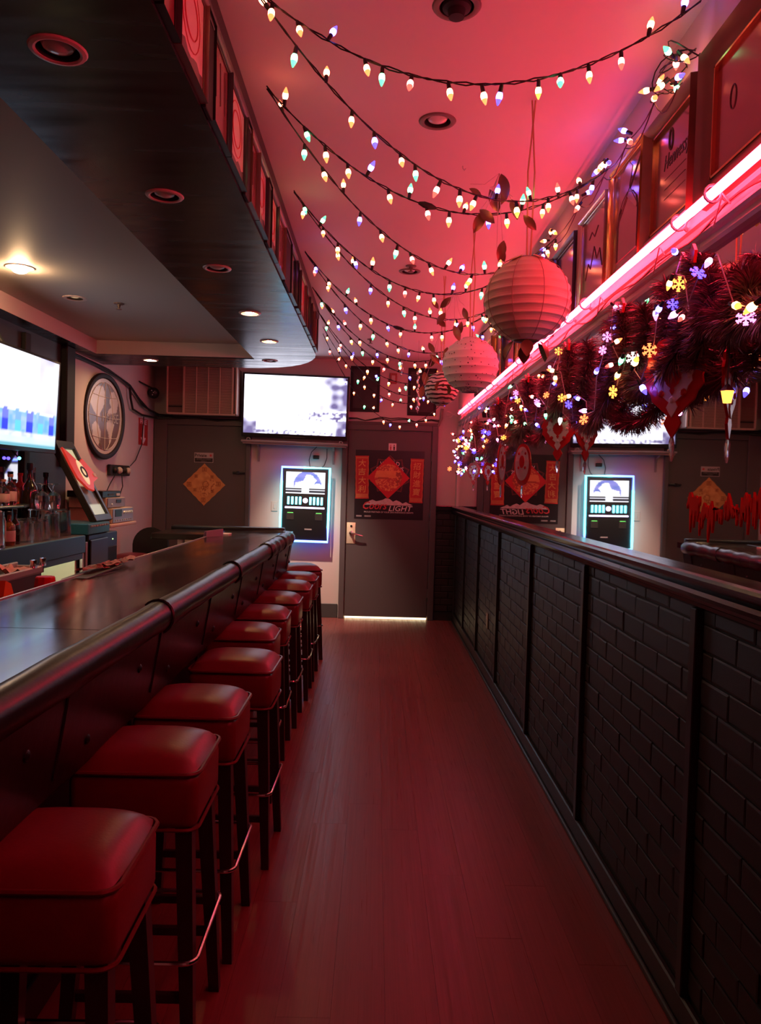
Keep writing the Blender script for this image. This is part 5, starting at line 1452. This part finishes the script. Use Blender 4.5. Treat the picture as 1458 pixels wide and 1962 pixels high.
tc = nt.nodes.new('ShaderNodeTexCoord'); cr = nt.nodes.new('ShaderNodeValToRGB'); cr.color_ramp.interpolation = 'CONSTANT'
cr.color_ramp.elements[0].color = (0.05, 0.02, 0.02, 1); cr.color_ramp.elements[1].position = 0.36; cr.color_ramp.elements[1].color = (0.72, 0.56, 0.54, 1)
nt.links.new(tc.outputs['Object'], wv.inputs['Vector']); nt.links.new(wv.outputs['Fac'], cr.inputs['Fac']); nt.links.new(cr.outputs['Color'], nt.nodes['Principled BSDF'].inputs['Base Color'])
t = lantern('small zebra striped lantern, furthest of the three lanterns', L3, 0.112, zeb, 9, 'plain2')
for k in range(3):
    bm = leaf_mesh(.06, .018); bm.transform(T((L3[0] - .03 + .03 * k, L3[1] - .118, L3[2] + .03 - .01 * k)) @ Rz(.5 - .5 * k) @ Rx(-1.3)); obj('front_leaf', bm, m_leaf, t)

# leaf sprays of foil hung from the lanterns' ribbons
def spray(label, c, spots, seed):
    t = thing('leaf_spray', label, 'leaf decoration', c, 'foil leaf sprays hung between light strings')
    rnd = random.Random(seed)
    first_ = None
    for (dx, dz, ang, l) in spots:
        bm = leaf_mesh(l, l * .22, .2); bm.transform(T((c[0] + dx, c[1] + rnd.uniform(-.05, .05), c[2] + dz)) @ Ry(ang) @ Rz(rnd.uniform(-.3, .3)) @ Rx(pi / 2 + rnd.uniform(-.4, .4)))
        obj('leaf', bm, m_leaf, t)
    bm = BM()
    for (dx, dz, ang, l) in spots: tube(bm, [(c[0], c[1], c[2] + .14), (c[0] + dx * .5, c[1], c[2] + .05 + dz * .5), (c[0] + dx, c[1], c[2] + dz)], .0009, 4)
    obj('thread', bm, m_clearwire, t)
spray('foil leaves hanging left above the big cream lantern', (0.40, 2.72, 2.44), [(-.07, .0, 2.3, .075), (-.05, .0, -2.7, .085), (-.03, .09, 2.7, .085), (.0, .12, 2.9, .09), (.03, .11, -2.8, .08), (.05, .06, 3.0, .09), (-.1, .1, 1.9, .06), (.09, .0, 2.4, .07), (.0, -.12, 2.6, .06), (.02, -.10, -2.9, .075)], 1)
spray('foil leaves dangling above the speckled lantern', (0.38, 4.0, 2.36), [(-.09, .0, 2.3, .07), (-.05, .01, -2.6, .08), (.0, -.04, 2.8, .09), (.04, -.02, -2.9, .08), (-.12, .08, 2.5, .06), (.05, .06, 2.8, .07), (-.02, .1, -2.4, .08)], 2)
spray('foil leaves dangling above the zebra lantern', (0.38, 4.95, 2.32), [(-.06, .0, 2.3, .09), (-.02, .0, -2.6, .09), (.03, -.03, 2.8, .09), (.05, .05, -2.9, .08), (-.09, -.1, 3.0, .10), (-.10, -.2, -3.0, .09), (-.07, .08, 2.6, .08)], 3)

# ------------------------------------------------------------------ coloured string lights under the ceiling
def bulb_src():
    bm = BM(); lathe(bm, [(0, 0), (.0066, -.001), (.0090, -.007), (.0094, -.012), (.0084, -.018), (.0054, -.026), (.0018, -.0335), (0, -.034)], 8)
    me = {}
    for kx, mm in m_bulb.items():
        m2 = bpy.data.meshes.new('bulb'); bm.to_mesh(m2); m2.materials.append(mm); m2.materials.append(m_hot[kx]); me[kx] = m2
        for p in m2.polygons: p.material_index = 1 if -.0185 < p.center.z < -.004 else 0; p.use_smooth = True
    bm.free()
    b2 = BM(); lathe(b2, [(0, .020), (.0048, .020), (.0058, .012), (.0062, -.001), (0, -.001)], 7)
    ms = bpy.data.meshes.new('socket'); b2.to_mesh(ms); b2.free(); ms.materials.append(m_wire)
    return me, ms
BME, SME = bulb_src()
def put_bulb(parent, p, colr, rot, sc=1.0):
    o = bpy.data.objects.new('bulb', BME[colr]); col.objects.link(o); o.parent = parent; o.matrix_parent_inverse = W(parent).inverted()
    o.matrix_basis = T(p) @ rot @ Matrix.Diagonal((sc, sc, sc, 1)) @ T((0, 0, -.020))
    s_ = bpy.data.objects.new('socket', SME); col.objects.link(s_); s_.parent = o
CSEQ = ['orange', 'orange', 'blue', 'orange', 'green', 'red', 'orange', 'orange', 'blue', 'yellow', 'green', 'orange', 'red', 'orange', 'blue', 'orange', 'green']
rs = random.Random(11)
cidx = [0]
def strand(label, A, B, sag, n, plug=None, twist=True):
    t = thing('string_light', label, 'string lights', tuple((a + b) / 2 for a, b in zip(A, B)), 'coloured light strings under the ceiling')
    A, B = Vector(A), Vector(B)
    def pt(u):
        p = A.lerp(B, u); p.z -= 4 * sag * u * (1 - u); return p
    bm = BM()
    N = 46
    ph = rs.uniform(0, 6)
    for s_ in (-1, 1):
        tube(bm, [pt(i / N) + Vector((0, s_ * .0024 * cos(i * 1.7 + ph), s_ * .0030 * sin(i * 1.7 + ph) + .004 * sin(i * .8 + ph) * s_ * .4)) for i in range(N + 1)], .0021, 5)
    obj('wire', bm, m_wire, t)
    if plug:
        p = pt(plug); q = pt(plug + .05)
        bm = BM(); tube(bm, [p, p.lerp(q, .3), p.lerp(q, .7), q], [.005, .011, .011, .005], 7); obj('plug', bm, m_wire, t)
    for i in range(n):
        u = (i + .6 + rs.uniform(-.2, .2)) / (n + .2)
        p = pt(u)
        upw = rs.random() < .22
        rot = Rz(rs.uniform(0, 6.28)) @ Rx(pi - rs.uniform(.1, .7) if upw else rs.uniform(0, .45))
        put_bulb(t, p, CSEQ[cidx[0] % len(CSEQ)], rot, rs.uniform(.92, 1.1))
        cidx[0] += 1
    return t
Lp = [(-.36, 2.09, 2.79), (-.40, 2.60, 2.79), (-.41, 3.53, 2.80), (-.44, 4.40, 2.79), (-.46, 5.15, 2.78), (-.47, 5.75, 2.76), (-.46, 6.5, 2.75), (-.44, 7.2, 2.74)]
Rp = [(.835, 2.10, 2.80), (.845, 2.95, 2.70), (.845, 3.83, 2.715), (.845, 4.70, 2.70), (.845, 5.5, 2.70), (.845, 6.3, 2.68), (.845, 7.0, 2.66), (.845, 7.8, 2.62)]
strand('coloured light string nearest the camera, sagging across the red ceiling', Lp[0], Rp[0], .235, 15)
strand('second coloured light string, from near left corner to the gold framed print', Lp[0], Rp[1], .30, 17)
strand('third coloured light string, from first green glow to the gold framed print', Lp[1], Rp[1], .28, 17, .42)
strand('fourth coloured light string, dipping just left of big lantern top', Lp[1], Rp[2], .36, 18, .78)
strand('fifth coloured light string, passing behind the big lantern top', Lp[2], Rp[2], .36, 16, .80)
strand('sixth coloured light string, crossing above the speckled lantern', Lp[2], Rp[3], .36, 16)
strand('seventh coloured light string with two dark plugs near its low point', Lp[3], Rp[3], .36, 15, .40)
strand('eighth coloured light string, right over the speckled lantern', Lp[3], Rp[4], .40, 15)
strand('ninth coloured light string, with dark connector above the soffit end', Lp[4], Rp[4], .40, 14, .06)
strand('tenth coloured light string, in front of the zebra lantern ribbons', Lp[4], Rp[5], .42, 14, .36)
strand('eleventh coloured light string, starting at the soffit tip', Lp[5], Rp[5], .44, 13)
strand('twelfth coloured light string, crossing the far ceiling edge', Lp[5], Rp[6], .48, 13)
strand('thirteenth coloured light string, in front of the two black posters', (-.50, 6.7, 2.835), (.845, 7.2, 2.66), .52, 16)
strand('last coloured light string, hanging low across the two black posters', (-.52, 7.0, 2.835), (.845, 7.5, 2.62), .66, 16)
# wires running on along the right wall's top with small clumps of bulbs
t = thing('string_light', 'light string running along the top of the right wall with bulb clusters', 'string lights', (.85, 3, 2.75), 'coloured light strings under the ceiling')
runs = [(.84, 2.22, 2.66), (.845, 2.42, 2.72), (.845, 2.70, 2.70), (.845, 2.95, 2.70), (.845, 3.3, 2.72), (.845, 3.83, 2.715), (.845, 4.3, 2.73), (.845, 4.7, 2.70), (.845, 5.5, 2.70)]
for off in (0, .03):
    bm = BM()
    P = []
    for a, b in zip(runs, runs[1:]):
        for k in range(5):
            q = Vector(a).lerp(Vector(b), k / 5); q.z -= (.02 + off) * sin(pi * k / 5) + off; q.x -= off * .5; P.append(q)
    tube(bm, P, .0022, 5); obj('wire', bm, m_wire, t)
for (p, n) in (((.83, 2.24, 2.70), 7), ((.835, 2.45, 2.69), 3), ((.835, 2.60, 2.69), 3), ((.835, 2.93, 2.70), 4), ((.835, 3.2, 2.68), 2), ((.835, 3.80, 2.70), 5), ((.835, 4.68, 2.69), 5), ((.835, 5.5, 2.68), 4), ((.83, 6.3, 2.66), 4)):
    for k in range(n):
        put_bulb(t, Vector(p) + Vector((rs.uniform(-.03, .0), rs.uniform(-.07, .07), rs.uniform(-.04, .03))), rs.choice(['orange', 'orange', 'green', 'red', 'blue', 'yellow']), Rz(rs.uniform(0, 6)) @ Rx(rs.uniform(.2, 2.6)))
bm = BM()
for k in range(5): tube(bm, [Vector((.84, 2.20 + .03 * k, 2.72)) + Vector((-.05 * sin(a), .05 * cos(a), .035 * sin(a * 1.3 + k))) for a in [2 * pi * i / 14 for i in range(15)]], .002, 4)
obj('wire_tangle', bm, m_wire, t)
t = thing('crystal_strand', 'clear bead strands dangling before the black poster', 'beads', (0.30, 6.0, 2.3))
for (x_, y_, z_, n) in ((.17, 6.0, 2.42, 3), (.30, 6.0, 2.36, 9), (.31, 6.05, 2.22, 5)):
    for k in range(n):
        bm = BM(); bmesh.ops.create_icosphere(bm, subdivisions=1, radius=.010 if k % 2 else .015, matrix=T((x_ + .01 * (k % 2), y_, z_ - k * .034)) @ Matrix.Diagonal((.7, .7, 1.6, 1))); obj('bead', bm, m_foil_silver if k % 2 else m_acrylic, t, smooth=False)
    bm = BM(); tube(bm, [(x_, y_, z_ + .25), (x_, y_, z_ - n * .034)], .001, 4); obj('thread', bm, m_clearwire, t)

# ------------------------------------------------------------------ tinsel garland, snowflake lights, foil ornaments by the mirror
HOOKS = [(1.30, 1.95), (1.99, 2.08), (2.55, 2.08), (3.25, 2.08), (4.1, 2.06), (5.1, 2.05), (6.3, 2.02), (7.45, 2.0)]
DIPS = [1.80, 1.80, 1.74, 1.80, 1.78, 1.74, 1.68]
def gpath(i, u, dx=0.0, dd=0.0):
    (y0, z0), (y1, z1) = HOOKS[i], HOOKS[i + 1]
    y = y0 + (y1 - y0) * (u - .10 * sin(2 * pi * u))
    z = z0 + (z1 - z0) * u - (min(z0, z1) - DIPS[i] + dd) * (4 * u * (1 - u)) ** .75
    return Vector((.800 + dx + .012 * sin(u * 9 + i), y, z))
t = thing('tinsel_garland', 'long dark tinsel garland looped in swags along the mirror under the neon', 'garland', (.8, 3.5, 2.0))
rg = random.Random(5)
def tinsel(name, pts, n, rad, parent):
    vsx, fsx = [], []
    m_ = len(pts) - 1
    for k in range(n):
        u = rg.random() * m_
        i = min(int(u), m_ - 1)
        p = pts[i].lerp(pts[i + 1], u - i); tg = (pts[i + 1] - pts[i]).normalized()
        d = Vector((rg.gauss(0, 1), rg.gauss(0, 1), rg.gauss(0, 1))); d -= d.dot(tg) * tg * .75; d.normalize()
        l = rad * rg.uniform(.75, 1.08); w_ = .0014
        s_ = d.cross(Vector((rg.gauss(0, 1), rg.gauss(0, 1), rg.gauss(0, 1)))).normalized() * w_
        b = len(vsx)
        e = p + d * l + Vector((0, 0, -.12 * l))
        e.x = min(e.x, .880); 
        md = p + d * l * .5
        md.x = min(md.x, .880)
        vsx += [tuple(p + s_), tuple(p - s_), tuple(md - s_), tuple(md + s_), tuple(e)]
        fsx += [(b, b + 1, b + 2, b + 3), (b + 3, b + 2, b + 4)]
    me = bpy.data.meshes.new(name); me.from_pydata(vsx, [], fsx); me.materials.append(m_tinsel)
    o = bpy.data.objects.new(name, me); col.objects.link(o); fin(o, parent); o['kind'] = 'stuff'
    return o
for i in range(len(HOOKS) - 1):
    near = max(.45, 1.0 - i * .1)
    pts = [gpath(i, k / 24) for k in range(25)]
    bm = BM(); tube(bm, pts, .004, 5); obj('core_wire', bm, m_wire, t)
    tinsel('tinsel', pts, int(5200 * near * max(1, (HOOKS[i + 1][0] - HOOKS[i][0]) / .7)), .062, t)
    # loose tails hanging from the hooks
    y, z = HOOKS[i]
    pts = [Vector((.812, y + .02 * sin(k), z + .02 - .05 * k)) for k in range(7)]
    tinsel('tinsel', pts, int(1500 * near), .055, t)
for (y, x_, z, l, n) in ((1.42, .80, 1.94, .14, 2200), (1.55, .825, 1.95, .14, 2000), (1.68, .79, 1.94, .13, 2200), (1.82, .83, 1.97, .16, 2000), (1.90, .80, 2.0, .18, 1600), (2.20, .815, 2.05, .28, 1800), (2.36, .80, 2.02, .30, 1800), (2.75, .82, 2.05, .26, 1500), (3.0, .80, 2.03, .30, 1500), (3.55, .81, 2.03, .30, 1300), (3.85, .82, 2.0, .26, 1200), (4.4, .80, 2.02, .28, 1100), (4.75, .82, 2.0, .26, 1000)):
    pts = [Vector((x_ + .01 * sin(k), y + .03 * sin(k * .8 + y), z + .03 - l * k / 8)) for k in range(9)]
    tinsel('tinsel', pts, n, .058, t)
for (y, z) in HOOKS[1:6]:
    bm = BM(); 
    for s_ in (-1, 1): prism(bm, [(0, 0), (.035, .03), (.05, .01), (.045, -.02), (.02, -.015)], -.004, .004, T((.785, y, z + .0)) @ Rz(pi / 2 * s_) @ Rx(pi / 2))
    obj('bow', bm, m_foil_red, t)

t = thing('snowflake_lights', 'tangled snowflake and mini light string along the garland at the mirror', 'string lights', (.78, 4, 1.95))
rl = random.Random(21)
def flake_mesh(r):
    bm = BM()
    for k in range(6):
        a = k * pi / 3
        Mk = Rz(a)
        box(bm, (-.0018, 0, -.001), (.0018, r, .001), M=Mk)
        for s_ in (-1, 1):
            for q in (.5, .78): box(bm, (-.0014, 0, -.001), (.0014, r * .30, .001), M=Mk @ T((0, r * q, 0)) @ Rz(s_ * .9))
    bmesh.ops.create_icosphere(bm, subdivisions=1, radius=r * .22)
    return bm
FME = {}
fb = flake_mesh(.021)
for k_ in ('pink', 'yellow', 'blue', 'white', 'orange'):
    m2 = bpy.data.meshes.new('snowflake'); fb.to_mesh(m2); m2.materials.append(m_bulb[k_]); FME[k_] = m2
fb.free()
pts = []
for i in range(len(HOOKS) - 1):
    for k in range(14):
        u = k / 14
        p = gpath(i, u, dx=-.045, dd=-.05 + .07 * sin(k * 1.3 + i)); p += Vector((rl.uniform(-.02, .01), rl.uniform(-.02, .02), rl.uniform(-.03, .03))); pts.append(p)
bm = BM(); tube(bm, pts, .0016, 4); obj('wire', bm, m_clearwire, t)
kinds = ['blue', 'pink', 'yellow', 'red', 'blue', 'green', 'white', 'orange', 'blue', 'yellow', 'pink', 'red']
for j, p in enumerate(pts):
    kx = rl.choice(kinds)
    if j % 3 == 0 and kx in FME:
        o = bpy.data.objects.new('snowflake', FME[kx]); col.objects.link(o); o.parent = t; o.matrix_parent_inverse = W(t).inverted()
        o.matrix_basis = T(p + Vector((-.012, 0, -.02))) @ Rz(rl.uniform(-.7, .7)) @ Rx(pi / 2 + rl.uniform(-.6, .6)) @ Matrix.Scale(rl.uniform(.65, 1.0), 4)
    else:
        put_bulb(t, p + Vector((-.008, 0, 0)), kx if kx in m_bulb else 'orange', Rz(rl.uniform(0, 6)) @ Rx(rl.uniform(0, 2.4)), rl.uniform(.7, 1.0))
for k in range(34):    # the bunch of lights at the far end of the neon
    p = Vector((.80 + rl.uniform(-.07, .05), rl.uniform(6.2, 7.9), 0)); p.z = 2.16 - rl.random() ** .7 * .55
    kx = rl.choice(kinds)
    if k % 3 == 0 and kx in FME:
        o = bpy.data.objects.new('snowflake', FME[kx]); col.objects.link(o); o.parent = t; o.matrix_parent_inverse = W(t).inverted()
        o.matrix_basis = T(p) @ Rz(rl.uniform(-.7, .7)) @ Rx(pi / 2 + rl.uniform(-.6, .6)) @ Matrix.Scale(1.1, 4)
    else: put_bulb(t, p, kx if kx in m_bulb else 'orange', Rz(rl.uniform(0, 6)) @ Rx(rl.uniform(0, 2.4)), 1.1)
bm = BM()
for k in range(6):
    y = 6.3 + .28 * k
    tube(bm, [(.85, y, 2.14), (.80, y + .03, 1.95), (.79, y, 1.78), (.80, y + .05, 1.62)], .0016, 4)
obj('drop_wire', bm, m_clearwire, t)

def ornament(label, p, h, yaw, style):
    t = thing('foil_ornament', label, 'ornament', p, 'red and silver foil ornaments along the mirror')
    M = T(p) @ Rz(yaw) @ Rx(pi / 2)
    w_ = h * .33
    if style == 'round':
        out = [(w_ * .9 * cos(a), -h * .5 + h * .46 * sin(a)) for a in [2 * pi * k / 30 for k in range(30)]]
    else:
        out = []
        n = 14
        for k in range(n + 1):
            u = k / n; hw = w_ * (sin(pi * min(1, u * 1.18 + .05)) ** .7 if u < .8 else max(0, (1 - u)) * 2.1)
            out.append((hw * (1.0 if k % 2 else .90), -u * h))
        out += [(-x_, y_) for x_, y_ in out[-2:0:-1]]
    bm = BM(); prism(bm, out, -.004, .004, M); obj('foil_body', bm, m_foil_red, t)
    cx = lambda q: [(x_ * q, -h * .42 + (y_ + h * .42) * q) for x_, y_ in out]
    for sd in (-1, 1):
        bm = BM(); prism(bm, cx(.80 if style == 'round' else .66), .004 if sd > 0 else -.007, .007 if sd > 0 else -.004, M); obj('silver_centre', bm, m_foil_silver, t)
        bm = BM(); prism(bm, cx(.30), .007 if sd > 0 else -.009, .009 if sd > 0 else -.007, M); obj('red_medallion', bm, m_foil_red, t)
        for k in range(8):
            a = 2 * pi * k / 8
            bm = BM(); lathe(bm, [(0, 0), (h * .035, 0), (h * .02, .004), (0, .005)], 8, M @ T((w_ * .5 * cos(a), -h * .42 + h * .22 * sin(a), .007 * sd)) @ (Matrix() if sd > 0 else Rx(pi))); obj('scale', bm, m_foil_red if k % 2 else m_foil_silver, t)
    bm = BM(); tube(bm, [M @ Vector((0, 0, 0)), M @ Vector((0, .10, 0)), (.855, p[1], 2.13)], .0015, 4); obj('hanging_thread', bm, m_clearwire, t)
    bm = BM(); tube(bm, [M @ Vector((0, -h * .97, 0)), M @ Vector((0, -h * 1.04, 0)), M @ Vector((.002, -h * 1.16, 0)), M @ Vector((0, -h * 1.22, 0))], [.003, .008, .007, .003], 7); obj('clear_tassel', bm, m_acrylic, t)
    return t
ornament('large red scalloped foil ornament nearest the camera, in front of mirrored television', (.808, 2.11, 1.92), .29, -.95, 'drop')
ornament('red and silver foil ornament hanging before the mirrored television shelf', (.822, 3.50, 1.86), .25, -.60, 'drop')
ornament('round silver foil ornament in front of the mirrored black poster', (.815, 5.03, 1.79), .30, 1.12, 'round')
ornament('small foil ornament furthest along the mirror', (.825, 6.53, 1.70), .20, -.6, 'drop')
t = thing('hanging_lantern', 'small yellow lit lantern hanging at the right edge of the garland', 'lantern', (.82, 1.81, 1.74))
bm = BM(); lathe(bm, [(0, 0), (.010, 0), (.016, .028), (0, .028)], 6, T((.82, 1.81, 1.695))); obj('lit_pane', bm, m_bulb['yellow'], t)
bm = BM(); lathe(bm, [(0, .028), (.019, .028), (.006, .042), (0, .046)], 6, T((.82, 1.81, 1.695))); obj('cap', bm, m_black, t)
bm = BM(); tube(bm, [(.82, 1.81, 1.74), (.825, 1.82, 1.92)], .0012, 4); obj('thread', bm, m_wire, t)

# dripping red gel lettering stuck on the mirror
t = thing('mirror_cling', 'dripping red gel stickers on the mirror near the right edge', 'sticker', (XR, 1.95, 1.4))
rc_ = random.Random(8)
def drip(y0, y1, zt, zb, seed):
    r2 = random.Random(seed); n = 7
    P = []
    for i in range(n + 1):
        P.append((y0 + (y1 - y0) * i / n, zt - r2.uniform(0, .03) - .02 * abs(i - n / 2) / n))
    low = []
    for i in range(n, -1, -1):
        y = y0 + (y1 - y0) * i / n
        dd = r2.uniform(.25, 1.0)
        low += [(y + .004, zt - (zt - zb) * dd * .75), (y, zt - (zt - zb) * dd), (y - .004, zt - (zt - zb) * dd * .75)]
    bm = BM(); prism(bm, [(-a, b) for a, b in P + low], 0, .003, basis((0, -1, 0), (0, 0, 1), (-1, 0, 0), (XR, 0, 0))); obj('gel_letter', bm, m_cling, t, smooth=False)
for k, (a, b, zt, zb) in enumerate(((2.09, 2.17, 1.49, 1.37), (2.03, 2.085, 1.46, 1.345), (1.955, 2.025, 1.47, 1.37), (1.895, 1.94, 1.485, 1.40), (1.865, 1.89, 1.46, 1.395), (1.80, 1.85, 1.49, 1.37), (1.72, 1.79, 1.50, 1.36))): drip(a, b, zt, zb, k + 3)

t = thing('wall_outlet', 'small cream outlet low on the dark brick wainscot', 'outlet', (.885, 5.86, .46))
bm = BM(); box(bm, (.876, 5.825, .40), (.884, 5.895, .52), .003); obj('cover_plate', bm, mat('tan_plate', (.28, .22, .17), .5), t)
for z_ in (.435, .485):
    bm = BM(); box(bm, (.873, 5.845, z_ - .015), (.877, 5.875, z_ + .015), .002); obj('socket_face', bm, m_ivory, t)
